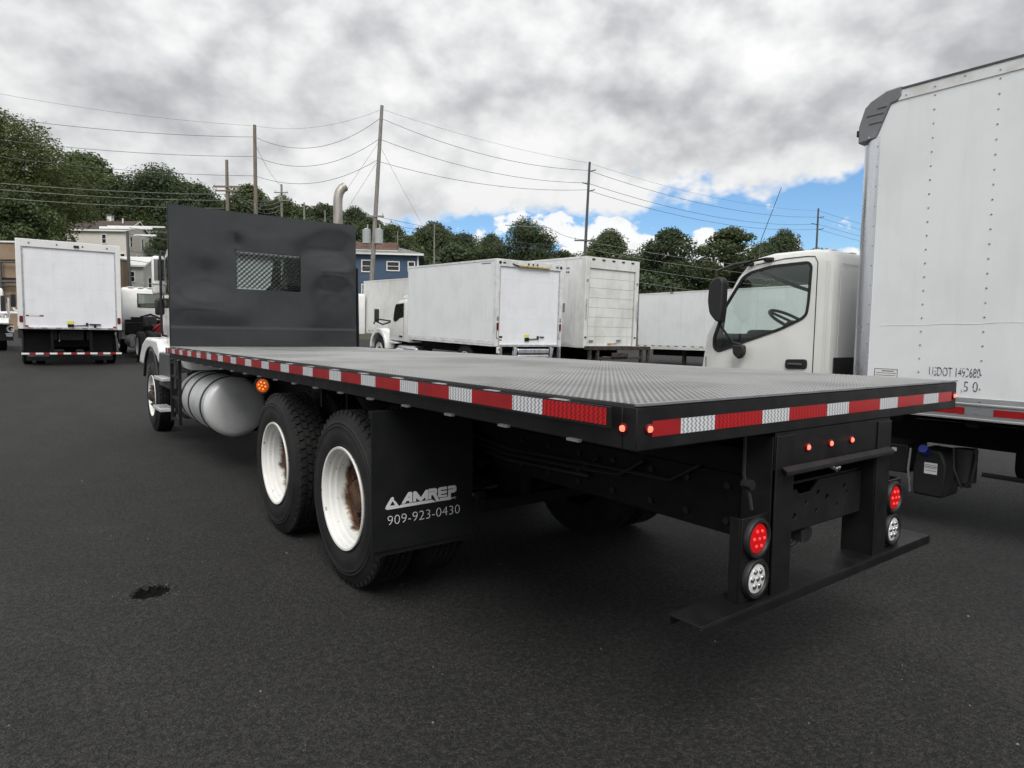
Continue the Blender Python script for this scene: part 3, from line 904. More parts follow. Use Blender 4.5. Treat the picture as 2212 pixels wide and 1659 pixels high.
# headboard: thin sheet with shallow dents, mesh window, kick plate seam
def headboard():
    x0, x1, z0, z1 = 0.02, W, DZ, 3.022
    wx0, wx1, wz0, wz1 = 0.81, 1.636, 2.04, 2.527
    xs = sorted(set([round(x0 + (x1 - x0) * i / 44, 4) for i in range(45)] + [wx0, wx1]))
    zs = sorted(set([round(z0 + (z1 - z0) * i / 32, 4) for i in range(33)] + [wz0, wz1, 1.53, 1.538]))
    dents = [(0.42, 2.17, .30, .20, .014), (0.40, 1.80, .32, .16, -.012), (2.02, 2.35, .26, .16, -.014), (2.10, 2.62, .30, .18, .014), (2.13, 2.08, .20, .14, .010),
             (1.2, 2.75, .55, .2, -.006), (0.55, 2.60, .35, .25, .007), (0.80, 2.62, .07, .09, .006), (1.22, 1.80, .40, .22, .009), (0.85, 1.72, .25, .14, -.008), (1.75, 1.9, .25, .3, -.005)]
    def dep(x, z):
        h = 0.0
        for cx, cz, a, b, d in dents: h += 2.2 * d * math.exp(-(((x - cx) / a / 1.2) ** 2 + ((z - cz) / b / 1.2) ** 2))
        h += 0.0025 * mnoise.noise(Vector((x * 2.3, z * 2.3, 5)))
        e = min(1, (x - x0) / .12, (x1 - x) / .12, (z1 - z) / .1, (z - 1.54) / .08)
        return h * max(0, e)
    vs = []; idx = {}
    for j, z in enumerate(zs):
        for i, x in enumerate(xs):
            idx[i, j] = len(vs)
            vs.append((x, L + dep(x, z) - (0.004 if z < 1.535 else 0), z))
    fs = []
    for j in range(len(zs) - 1):
        for i in range(len(xs) - 1):
            cx, cz = (xs[i] + xs[i + 1]) / 2, (zs[j] + zs[j + 1]) / 2
            if wx0 < cx < wx1 and wz0 < cz < wz1: continue
            fs.append((idx[i, j], idx[i + 1, j], idx[i + 1, j + 1], idx[i, j + 1]))
    mb = MB().add(vs, fs)
    o = mb.build('headboard', 'headboard_paint', FB, recalc=False, angle=50)
    o['label'] = 'tall dented black sheet headboard with a mesh window'
    fr = MB().holed([(x0 - .004, z0), (x1 + .004, z0), (x1 + .004, z1 + .004), (x0 - .004, z1 + .004)], [[(x0 + .03, z0 + .1), (x1 - .03, z0 + .1), (x1 - .03, z1 - .03), (x0 + .03, z1 - .03)]], 'y', L + .012, L + .06)
    fr.build('headboard_frame', 'black_paint', FB)
    # window: expanded metal
    fr = MB().holed([(wx0 - .02, wz0 - .02), (wx1 + .02, wz0 - .02), (wx1 + .02, wz1 + .02), (wx0 - .02, wz1 + .02)], [[(wx0 + .002, wz0 + .002), (wx1 - .002, wz0 + .002), (wx1 - .002, wz1 - .002), (wx0 + .002, wz1 - .002)]], 'y', L + .014, L + .030)
    w = fr.build('window_frame', 'black_paint', o)
    mb = MB(); ncol, nrow = 13, 16
    cw, ch = (wx1 - wx0) / ncol, (wz1 - wz0) / nrow
    for r in range(nrow + 1):
        for c in range(ncol * 2):
            xa, xb = wx0 + c * cw / 2, wx0 + (c + 1) * cw / 2
            up = (c + r) % 2
            base = wz0 + r * ch
            za = base + (0 if up else ch) * 0.98 - ch / 2; zb = base + (ch if up else 0) * 0.98 - ch / 2
            if max(za, zb) > wz1 or min(za, zb) < wz0: continue
            t = 0.0066
            vs = [(xa, L + .016, za - t), (xb, L + .016, zb - t), (xb, L + .016, zb + t), (xa, L + .016, za + t), (xa, L + .027, za - t + .004), (xb, L + .027, zb - t + .004), (xb, L + .027, zb + t + .004), (xa, L + .027, za + t + .004)]
            mb.add(vs, [(0, 1, 2, 3), (7, 6, 5, 4), (0, 4, 5, 1), (3, 2, 6, 7)])
    mb.build('window_mesh', 'black_paint', o, recalc=False)


headboard()
MB().cyl((2.52, 7.78, 1.16), (2.50, 7.78, 2.43), 0.022, n=10).build('headboard_post', 'black_paint', FB)
bx('post_bracket', 'black_paint', FB, 2.40, 2.55, 7.735, 7.80, 1.10, 1.16)

# rear lamp carrier below the deck
P0, P1 = 0.765, 1.702
bx('lamp_panel', 'black_paint', FB, P0 + .001, P1 - .001, 0.004, 0.012, 1.000, DZ - 0.148, bevel=0.002)
for xa, xb, s in ((0.765, 0.890, 1), (1.577, 1.702, -1)):
    mb = MB().box(xa, xb, -0.004, 0.003, 0.512, 1.132)
    xo = xb - 0.008 if s > 0 else xa
    mb.box(xo, xo + 0.008, 0.0032, 0.14, 0.512, 0.995)
    xi = xa if s > 0 else xb - 0.008
    mb.box(xi, xi + 0.008, 0.0132, 0.14, 0.512, 1.13)
    mb.build('upright', 'black_paint', FB, bevel=0.002)
MB().prism([(-0.030, 0.990), (-0.028, 0.999), (-0.006, 1.012), (-0.006, 1.004), (-0.024, 0.993), (-0.024, 0.983), (-0.030, 0.983)], 'x', 0.80, 1.685).build('panel_lip', 'black_paint', FB)
for x in (0.991, 1.167, 1.341): marker(FB, (x, 0.004, 1.071), (0, -1, 0))
# step bar: channel, open side down
mb = MB().box(0.322, 2.160, -0.020, 0.120, 0.513, 0.520).box(0.322, 2.160, -0.0202, -0.013, 0.478, 0.5128).box(0.322, 2.160, 0.113, 0.1202, 0.478, 0.5128)
mb.build('step_bar', 'black_paint', FB, bevel=0.0015)
# lamp boxes
for cx, xa, xb in ((0.682, 0.598, 0.7635), (1.800, 1.7035, 1.893)):
    mb = MB().box(xa, xb, 0.020, 0.030, 0.5205, 0.838).box(xa, xa + .006, 0.0302, 0.072, 0.5205, 0.838).box(xb - .006, xb, 0.0302, 0.072, 0.5205, 0.838)
    b = mb.build('lamp_box', 'black_paint', FB, bevel=0.002)
    lamp(FB, (cx, 0.019, 0.757), 0.056, 'red_lens', 'red_led')
    lamp(FB, (cx, 0.019, 0.604), 0.056, 'clear_lens', 'chrome', 'reversing_light')
# hitch plate with bolt holes and trailer socket
hol = [circle(1.02 + 0.085 * i, 0.79 + (0.03 if i % 2 else -0.015), 0.009 + 0.005 * (i % 3 == 0), 8) for i in range(6)] + [circle(0.95, 0.755, .012, 8), circle(1.20, .85, .013, 8), circle(1.42, .85, .012, 8)]
MB().holed([(0.893, 0.715), (1.574, 0.715), (1.574, 0.905), (1.20, 0.905), (1.14, 0.862), (1.05, 0.862), (1.03, 0.885), (0.893, 0.885)], hol, 'y', 0.060, 0.072).build('hitch_plate', 'black_plate', FB, bevel=0.0015)
MB().box(0.893, 1.574, 0.0725, 0.19, 0.706, 0.714).box(0.90, 1.57, 0.0725, 0.20, 0.905, 0.915).build('hitch_ledge', 'black_plate', FB)
mb = MB().cyl((1.15, 0.075, 0.675), (1.16, 0.165, 0.685), 0.036, n=14).box(1.09, 1.20, 0.10, 0.15, 0.700, 0.7055).box(1.10, 1.13, .07, .12, .65, .70)
mb.tube([(1.12, 0.1, .65), (1.08, .1, .635), (1.0, .12, .63), (.95, .16, .66)], .009, 6)
mb.build('trailer_socket', 'black_plastic', FB)
mb = MB().ball((1.335, 0.052, 0.945), .016, 10, 6).cyl((1.28, .05, .955), (1.325, .05, .932), .007, n=6).cyl((1.25, .05, .968), (1.285, .05, .950), .011, n=8)
mb.build('air_fitting', 'chrome', FB)
mb = MB().tube([(0.70, 0.09, 1.14), (0.70, 0.09, 0.98), (0.70, 0.06, 0.9), (0.70, 0.05, 0.852)], .007, 6).cyl((0.70, 0.05, .945), (0.70, 0.09, .945), .02, n=10)
mb.build('lamp_cable', 'black_plastic', FB)

# chassis
for xa, xb in ((0.795, 0.87), (1.57, 1.645)):
    bx('frame_rail', 'black_frame', FB, xa, xb, 0.13, 10.9, 0.70, 0.955, bevel=0.006)
    bx('deck_sill', 'black_frame', FB, xa + .003, xb - .003, 0.06, L - .05, 0.957, 1.058)
for k in range(19):
    y = 0.28 + 0.40 * k
    bx('cross_member', 'black_frame', FB, 0.35, W - 0.35, y, y + 0.06, 1.06, DZ - 0.0115)
for k, y in enumerate((0.7, 1.5, 4.4, 5.6, 7.0)):
    bx('frame_cross_member', 'black_frame', FB, 0.872, 1.568, y, y + .08, .74, .92)
for y in (2.30, 3.572):
    mb = MB().cyl((0.20, y, 0.51), (2.24, y, 0.51), 0.075, n=14).ball((1.22, y, .51), (.19, .20, .20), 16, 10)
    mb.box(0.70, 0.79, y - .08, y + .08, .60, .70).box(1.65, 1.74, y - .08, y + .08, .60, .70).cyl((0.62, y - .25, .56), (.62, y - .25, .80), .07).cyl((1.82, y - .25, .56), (1.82, y - .25, .80), .07)
    mb.build('axle', 'black_frame', FB)
MB().cyl((1.22, 3.6, .55), (1.22, 8.2, .72), .05).build('drive_shaft', 'black_frame', FB)
MB().box(.54, 1.90, 1.58, 1.64, .52, .58).box(.82, .86, 1.585, 1.635, .58, .70).box(1.58, 1.62, 1.585, 1.635, .58, .70).build('cross_bar', 'black_frame', FB)
for x0 in (0.10, 2.10):
    mb = MB().box(x0 + .02, x0 + .05, 2.9, 2.93, 1.0, 1.14).box(x0 + .2, x0 + .23, 2.9, 2.93, .9, 1.14)
    mb.build('hanger', 'black_frame', FB)

mb = MB()
for y in (.22, .42, .62, .86, 1.10, 1.34, 1.58, 1.82, 2.7, 3.2, 4.2, 4.6, 5.0):
    for z in (.755, .90):
        for x, d in ((.795, -.012), (1.645, .012)): mb.cyl((x, y, z), (x + d, y, z), .015, n=6)
mb.build('frame_bolts', 'black_plate', FB, kind='stuff')
for k, (x, z) in enumerate(((.775, .865), (.770, .835), (.778, .80))):
    MB().tube([(x, .35 + .3 * k, z + .1), (x, .5 + .3 * k, z + .01), (x - .01, 1.0, z), (x, 1.7, z - .03), (x - .03, 2.2, z + .02), (x, 3.0, z)], .010, 6).build('air_line', 'black_plastic', FB)
for s_ in (.735, 1.705):
    for y in (2.30, 3.572):
        for k in range(5): MB().box(s_ - .045, s_ + .045, y - .50 + .07 * k, y + .50 - .07 * k, .585 - .016 * k, .599 - .016 * k).build('spring_leaf', 'rusty_frame', FB)

# wheels: outer and inner of two driven axles, then the steer axle
for y in (2.30, 3.572):
    put_wheel(W_DUAL, FB, 0.0, y, 0.52, -1); put_wheel(W_IN, FB, 0.335, y, 0.52, -1)
    put_wheel(W_DUAL, FB, W, y, 0.52, 1); put_wheel(W_IN, FB, W - 0.335, y, 0.52, 1)
FY = 9.62
put_wheel(W_FRONT, FB, 0.07, FY, 0.52, -1); put_wheel(W_FRONT, FB, W - 0.07, FY, 0.52, 1)
MB().cyl((.3, FY, .5), (2.14, FY, .5), .06).build('front_axle', 'black_frame', FB)

# mud flaps with the body maker's mark and telephone number
FLAPS = []
for x0 in (-0.077, 1.91):
    f = bx('mud_flap', 'flap_rubber', FB, x0, x0 + 0.61, 1.700, 1.710, 0.345, 1.100)
    FLAPS.append(f)
    bx('flap_weight', 'black_paint', f, x0 + .01, x0 + .60, 1.693, 1.6985, 0.372, 0.378)
    MB().box(x0, x0 + .61, 1.712, 1.74, 1.06, 1.10).box(x0 + .25, x0 + .31, 1.742, 1.78, 1.06, 1.146).build('flap_hanger', 'black_frame', FB)
f = FLAPS[0]; f['label'] = 'black mud flap printed with AMREP and a telephone number'
LG = {
 'tri': ([(-0.003, 0.5925), (0.0002, 0.6039), (0.029, 0.6453), (0.0387, 0.6489), (0.0462, 0.6429), (0.0441, 0.6332), (0.057, 0.6214), (0.0767, 0.5946), (0.0876, 0.6021), (0.2729, 0.6031), (0.2988, 0.587), (0.0077, 0.5855)], [[(0.0226, 0.6046), (0.0376, 0.6282), (0.0527, 0.6041)]]),
 'A': ([(0.0897, 0.6067), (0.1293, 0.6615), (0.1471, 0.6622), (0.152, 0.6565), (0.1522, 0.6058), (0.135, 0.6063), (0.135, 0.6164), (0.1183, 0.6167), (0.1095, 0.6049)], [[(0.1261, 0.6318), (0.136, 0.6395), (0.136, 0.6318)]]),
 'M': ([(0.158, 0.607), (0.1578, 0.6597), (0.1695, 0.6633), (0.1785, 0.658), (0.2048, 0.6249), (0.2332, 0.6599), (0.2436, 0.6617), (0.2482, 0.6559), (0.2485, 0.6065), (0.2312, 0.6069), (0.2311, 0.6233), (0.2083, 0.605), (0.1969, 0.6066), (0.1753, 0.6249), (0.1754, 0.6066)], []),
 'R': ([(0.2515, 0.6081), (0.2512, 0.6637), (0.2912, 0.6637), (0.303, 0.657), (0.3043, 0.6402), (0.2985, 0.6327), (0.3201, 0.5881), (0.3012, 0.587), (0.2774, 0.6273), (0.2669, 0.6266), (0.2671, 0.608)], [[(0.2541, 0.6438), (0.2867, 0.6446), (0.2867, 0.6471), (0.2541, 0.6465)]]),
 'E': ([(0.3104, 0.6144), (0.3101, 0.6581), (0.3195, 0.6636), (0.366, 0.6634), (0.3662, 0.6477), (0.3267, 0.6476), (0.3268, 0.6414), (0.365, 0.6415), (0.3651, 0.6269), (0.3269, 0.6247), (0.327, 0.6195), (0.3652, 0.6195), (0.3677, 0.6075), (0.32, 0.6068)], []),
 'P': ([(0.32, 0.6027), (0.3738, 0.6047), (0.3735, 0.6435), (0.4062, 0.6435), (0.4062, 0.6478), (0.3733, 0.6478), (0.3733, 0.6635), (0.4157, 0.6645), (0.4269, 0.6514), (0.4259, 0.6304), (0.4137, 0.6235), (0.3905, 0.6234), (0.3909, 0.5865), (0.3201, 0.5877)], [])}
mb = MB()
for k, (o_, h_) in LG.items(): mb.holed(o_, h_, 'y', 1.6980, 1.6994)
mb.build('printed_logo', 'print_white', f)
text_mesh('printed_suffix', 'INC', 0.015, 'print_white', f, (0.394, 1.6988, 0.589), (R(90), 0, 0), width=0.030)
text_mesh('printed_number', '909-923-0430', 0.074, 'print_white', f, (0.010, 1.6988, 0.502), (R(90), 0, 0), width=0.440, off=-0.0016)

# fuel tank, straps, amber side lamp, side ladder
TC = (0.345, 0.69); TR = 0.315
mb = MB().lathe([(0.0005, 5.915), (0.12, 5.918), (0.20, 5.925), (0.262, 5.937), (0.290, 5.950), (0.306, 5.968), (TR + .003, 5.985), (TR + .003, 6.03), (TR, 6.035), (TR, 7.36), (0.305, 7.39), (0.20, 7.42), (0.0005, 7.43)], (TC[0], 0, TC[1]), 'y', 56)
tk = mb.build('fuel_tank', 'tank_metal', FB); tk['label'] = 'round polished aluminium fuel tank'
for y in (6.12, 6.72, 7.12):
    MB().lathe([(TR + .0008, y), (TR + .006, y), (TR + .006, y + .055), (TR + .0008, y + .055)], (TC[0], 0, TC[1]), 'y', 48).build('tank_strap', 'black_plastic', tk)
bx('tank_bracket', 'black_frame', FB, .45, .79, 6.1, 6.2, .40, .95); bx('tank_bracket', 'black_frame', FB, .45, .79, 6.7, 6.8, .40, .95)
lamp(FB, (0.055, 3.99, 1.068), 0.052, 'amber_lens', 'amber_led', 'turn_signal', (-0.7, -0.714, 0))
MB().box(0.058, 0.12, 3.99, 4.06, 1.0, 1.146).build('lamp_bracket', 'black_frame', FB)
mb = MB()
for y in (7.14, 7.62): mb.box(0.0, 0.035, y, y + .045, .375, 1.14)
for z in (.40, .66, .92, 1.09): mb.box(0.004, .031, 7.186, 7.619, z, z + .03)
mb.build('side_ladder', 'black_paint', FB, bevel=0.002)

# cab: seen past and through the headboard
def flatbed_cab():
    CX0, CX1 = 0.20, 2.24
    out = [(7.93, 0.98), (7.93, 1.9), (7.93, 2.52), (7.97, 2.66), (8.10, 2.74), (8.9, 2.70), (9.12, 2.60), (9.52, 1.86), (9.60, 1.80), (9.60, 0.98)]
    win = round_poly([(8.28, 1.80), (9.36, 1.80), (9.02, 2.50), (8.28, 2.53)], .05)
    mb = cab_skin(MB(), out, CX0, CX1, 0.10, open_segs=(1, 6), side_hole=win, open_x=(0.55, 1.89))
    c = mb.build('cab', 'white_truck', FB, dedupe=True, angle=40)
    MB().prism(win, 'x', CX0 + .010, CX0 + .014).build('side_window', 'green_glass', c)
    MB().prism(win, 'x', CX1 - .014, CX1 - .010).build('side_window', 'green_glass', c)
    MB().box(.56, 1.88, 7.936, 7.940, 1.91, 2.51).build('rear_window', 'green_glass', c)
    MB().add([(.56, 9.12, 2.59), (1.88, 9.12, 2.59), (1.88, 9.515, 1.865), (.56, 9.515, 1.865)], [(0, 1, 2, 3)]).build('windscreen', 'green_glass', c)
    for x in (.42, 1.42):
        MB().box(x, x + .52, 8.15, 8.62, 1.30, 1.50).box(x + .02, x + .5, 8.08, 8.20, 1.50, 2.15).build('seat', 'seat_grey', c, bevel=0.03)
    MB().add([(1.05, 9.06, 2.60), (1.70, 9.06, 2.60), (1.72, 9.27, 2.22), (1.60, 9.33, 2.10), (1.05, 9.33, 2.10)], [(0, 1, 2, 3, 4)]).build('window_brightener', 'brightener_white', c)  # added sheet, lit from ahead, stands in for bright daylight beyond the windscreen
    bx('dashboard', 'black_plastic', c, CX0 + .05, CX1 - .05, 9.2, 9.55, 1.35, 1.78, bevel=0.03)
    # door outline and handle
    mb = MB()
    for (ya, za, yb, zb) in ((8.18, 1.05, 8.18, 2.58), (9.45, 1.05, 9.45, 1.78)):
        mb.box(CX0 - .0012, CX0 + .003, ya, ya + .008, za, zb)
    mb.build('door_gap', 'black_plastic', c)
    bx('door_handle', 'black_plastic', c, CX0 - .03, CX0, 8.25, 8.42, 1.45, 1.50, bevel=.008)
    # bonnet and wings
    hood = [(9.603, 1.0), (9.603, 1.78), (9.9, 1.74), (10.7, 1.55), (10.98, 1.35), (11.02, 0.8), (10.5, .8), (10.5, 1.0)]
    cab_skin(MB(), hood, .42, 2.02, .10).build('bonnet', 'white_truck', FB, dedupe=True, angle=40)
    for xa, xb, s in ((0.075, 0.47, -1), (1.97, 2.365, 1)):
        arch = [(FY - .72, 1.02), (FY - .70, 1.22), (FY - .52, 1.36), (FY + .45, 1.38), (FY + .85, 1.28), (FY + 1.1, 1.10), (FY + 1.2, .95), (FY + .74, .95), (FY + .68, 1.0), (FY + .50, 1.10), (FY + .2, 1.17), (FY - .2, 1.17), (FY - .48, 1.10), (FY - .62, 1.02)]
        mb = MB().prism(arch, 'x', xa, xb)
        mb.build('wing', 'white_truck', FB, bevel=0.04, seg=3)
        lip = MB().tube([(xa + (.0 if s < 0 else xb - xa), FY + p * .66, .62 + q * .62) for p, q in [(math.cos(t), math.sin(t)) for t in [math.pi * k / 12 for k in range(1, 12)]]], .022, 6)
        lip.build('wing_lip', 'black_plastic', FB)
    # grey side fairing with two aluminium steps below the door
    MB().prism([(8.02, .72), (8.98, .72), (8.93, 1.185), (8.02, 1.185)], 'x', .075, .15).build('step_fairing', 'dark_grey_fairing', FB, bevel=.02)
    MB().box(.22, .5, 8.02, 8.95, .34, .72).build('battery_box', 'black_plastic', FB, bevel=.02)
    for k in range(9): bx('battery_box_rib', 'black_plastic', FB, .205, .219, 8.06 + .1 * k, 8.10 + .1 * k, .36, .70)
    for z, x0, ya in ((.835, -.035, 8.05), (.425, -.035, 8.20)):
        st = MB().box(x0, .14, ya, ya + .60, z, z + .045).build('step', 'step_metal', FB, bevel=.006)
        for k in range(4): bx('step_groove', 'black_plastic', st, x0 + .02 + .035 * k, x0 + .028 + .035 * k, ya + .03, ya + .57, z + .0452, z + .0465)
    # mirror on its arm, left
    for s, x in ((-1, .115), (1, 2.325)):
        mb = MB().box(x - .085, x + .085, 8.98, 9.10, 1.98, 2.52)
        mr = mb.build('mirror', 'white_truck', FB, bevel=.045, seg=3)
        bx('mirror_band', 'white_rail', mr, x - .088, x + .088, 8.972, 9.06, 2.13, 2.14)
        bx('mirror_glass', 'chrome', mr, x - .065, x + .065, 8.977, 8.9795, 2.18, 2.47)
        ax = x - s * .02
        MB().tube([(x - s * .16, 9.05, 2.56), (x - s * .02, 8.95, 2.58), (x - s * .005, 8.93, 2.5), (x - s * .005, 8.93, 1.5), (x - s * .02, 8.95, 1.42), (x - s * .12, 9.05, 1.40)], .017, 8).build('mirror_arm', 'black_plastic', FB)
        bx('spot_mirror', 'black_plastic', FB, x - .06, x + .06, 8.97, 9.05, 1.70, 1.93, bevel=.03)
    # exhaust stack, curved tip
    pts = [(2.33, 8.05, .9), (2.33, 8.05, 3.40), (2.335, 8.05, 3.47), (2.355, 8.05, 3.545), (2.39, 8.05, 3.60), (2.44, 8.05, 3.635)]
    MB().tube(pts, .066, 16).build('exhaust_stack', 'steel_stack', FB)


flatbed_cab()

# ------------------------------------------------------------------ neighbouring cabover box truck on the right
BT = thing('box_truck', 'large white riveted box truck with cream cabover cab beside the flatbed', 'truck', (5.32, -1.0, 0), world_coords=True)


def right_box():
    X0, X1, Y0, Y1, Z0, Z1 = 4.10, 6.54, -6.2, 1.38, 0.921, 3.462
    RC = 0.125
    bx('side_panel', 'white_box', BT, X0, X0 + .03, Y0, Y1 - RC, 1.083, 3.372)
    bx('side_panel', 'white_box', BT, X1 - .03, X1, Y0, Y1 - RC, 1.083, 3.372)
    bx('front_wall', 'white_box', BT, X0 + RC, X1 - RC, Y1 - .03, Y1, 1.083, 3.12)
    bx('roof', 'white_rail', BT, X0 + .02, X1 - .02, Y0, 1.08, 3.442, 3.458)
    bx('floor', 'black_frame', BT, X0 + .02, X1 - .02, Y0, Y1 - .08, 0.98, 1.08)
    bx('rear_door', 'white_door', BT, X0 + .032, X1 - .032, Y0 + .01, Y0 + .05, 1.083, 3.372)
    # front corner posts: quarter-round extrusions
    for cx, sx in ((X0 + RC, -1), (X1 - RC, 1)):
        ring = [(cx + sx * RC * math.cos(t), Y1 - RC + RC * math.sin(t)) for t in [math.pi / 2 * k / 10 for k in range(11)]]
        ring = [(cx + sx * (RC + .004), Y1 - RC - .035)] + [(cx + sx * (RC + .004) * math.cos(t), Y1 - RC + (RC + .004) * math.sin(t)) for t in [math.pi / 2 * k / 10 for k in range(11)]]
        inner = [(cx + sx * (RC - .02) * math.cos(t), Y1 - RC + (RC - .02) * math.sin(t)) for t in [math.pi / 2 * k / 10 for k in range(10, -1, -1)]]
        MB().prism(ring + inner + [(cx + sx * (RC - .02), Y1 - RC - .035)], 'z', 1.0, 3.13).build('corner_post', 'aluminium', BT)
    # grey moulded cap over the front corner
    cap = [(1.075, 3.478), (1.072, 3.404), (1.104, 3.366), (1.15, 3.358), (1.249, 3.116), (1.392, 3.098), (1.394, 3.235), (1.352, 3.375), (1.31, 3.415), (1.19, 3.470)]
    c = MB().prism(cap, 'x', X0 - .012, X1 + .012).build('roof_cap', 'cap_grey', BT, bevel=.012, seg=3)
    MB().box(X0 - .016, X0 - .0125, 1.20, 1.33, 3.30, 3.306).box(X0 - .016, X0 - .0125, 1.21, 1.31, 3.235, 3.24).box(X0 - .016, X0 - .0125, 1.18, 1.25, 3.345, 3.35).build('cap_rib', 'dark_grey_fairing', c)
    bx('clearance_lamp', 'black_plastic', c, X0 - .01, X0 + .05, 1.385, 1.41, 3.16, 3.21, bevel=.006)
    MB().cyl((X0 - .02, 1.30, 3.13), (X0 + .1, 1.36, 3.13), .008).build('cap_bolt', 'galvanised', c)
    bx('top_rail', 'white_rail', BT, X0 - .007, X0 - .0005, Y0, 1.105, 3.372, 3.450)
    bx('roof_edge', 'dark_grey_fairing', BT, X0 - .012, X0 + .02, Y0, 1.078, 3.4505, 3.466)
    # bottom rail: stepped extrusion
    prof = [(X0 - .006, 1.082), (X0 - .006, 1.046), (X0 - .016, 1.040), (X0 - .016, 1.030), (X0 - .006, 1.024), (X0 - .006, .938), (X0 - .014, .932), (X0 - .014, .921), (X0 + .05, .921), (X0 + .05, .93), (X0 + .01, .94), (X0 + .01, 1.082)]
    MB().prism([(p[0], p[1]) for p in prof], 'y', Y0, Y1 - RC - .04).build('bottom_rail', 'aluminium_rail', BT)
    y = 1.24; k = 0
    lens = [.27, .18]
    y = 0.784
    while y > -1.6:
        red = k % 2 == 0
        ln = .274 if red else .18
        bx('red_tape' if red else 'tape_gap', 'red_tape' if red else 'aluminium_rail', BT, X0 - .0075, X0 - .0062, y - ln, y - .001, .960, 1.010)
        y -= ln; k += 1
    # rivets
    mb = MB()
    def riv(yy, z, r=.0075): mb.ball((X0 - .0005, yy, z), (.0045, r, r), 6, 4)
    for c in range(8):
        yy = 0.838 - 0.4135 * c
        z = 3.345
        while z > 1.10: riv(yy, z); z -= .1045
        mb.ball((X0 - .0075, yy + .002, 3.405), (.0045, .008, .008), 6, 4); mb.ball((X0 - .0075, yy - .195, 3.425), (.0045, .008, .008), 6, 4)
        mb.ball((X0 - .0065, yy - .01, 1.062), (.0045, .008, .008), 6, 4); mb.ball((X0 - .0065, yy + .01, .975), (.0045, .009, .009), 6, 4)
    mb.ball((X0 - .0075, 1.04, 3.40), (.0045, .008, .008), 6, 4)
    z = 3.05
    while z > 1.1: mb.ball((X0 - .0045, 1.235, z), (.0045, .0065, .0065), 6, 4); z -= .158
    mb.build('rivets', 'galvanised', BT, kind='stuff')
    # long scuff crease on the panel, warning decal, scraped registration lettering
    MB().tube([(X0 - .0005, 1.145 - .1 * i, 1.612 + .022 * i / 9.5 + .004 * math.sin(i * 1.7)) for i in range(16)], .0017, 5).build('panel_crease', 'white_rail', BT)
    dec = bx('decal', 'label_white', BT, X0 - .0012, X0 - .0002, .990, 1.167, 1.14, 1.269)
    mb = MB().box(X0 - .0022, X0 - .0013, .990, 1.167, 1.265, 1.269).box(X0 - .0022, X0 - .0013, .990, .994, 1.14, 1.2648).box(X0 - .0022, X0 - .0013, 1.163, 1.167, 1.14, 1.2648).box(X0 - .0022, X0 - .0013, 1.02, 1.11, 1.248, 1.254)
    mb.build('decal_border', 'black_plastic', dec)
    for k in range(4): bx('decal_line', 'grey_plastic', dec, X0 - .0020, X0 - .0013, 1.0 + .006 * (k % 2), 1.155, 1.232 - .018 * k, 1.236 - .018 * k)
    text_mesh('worn_lettering', 'USDOT 1493680', .098, 'worn_print', BT, (X0 - .0015, .764, 1.233), (R(90), 0, R(-90)), width=.337, ext=.0004)
    text_mesh('worn_lettering', ',5 0', .108, 'worn_print', BT, (X0 - .0015, .545, 1.128), (R(90), 0, R(-90)), width=.108, ext=.0004)


right_box()


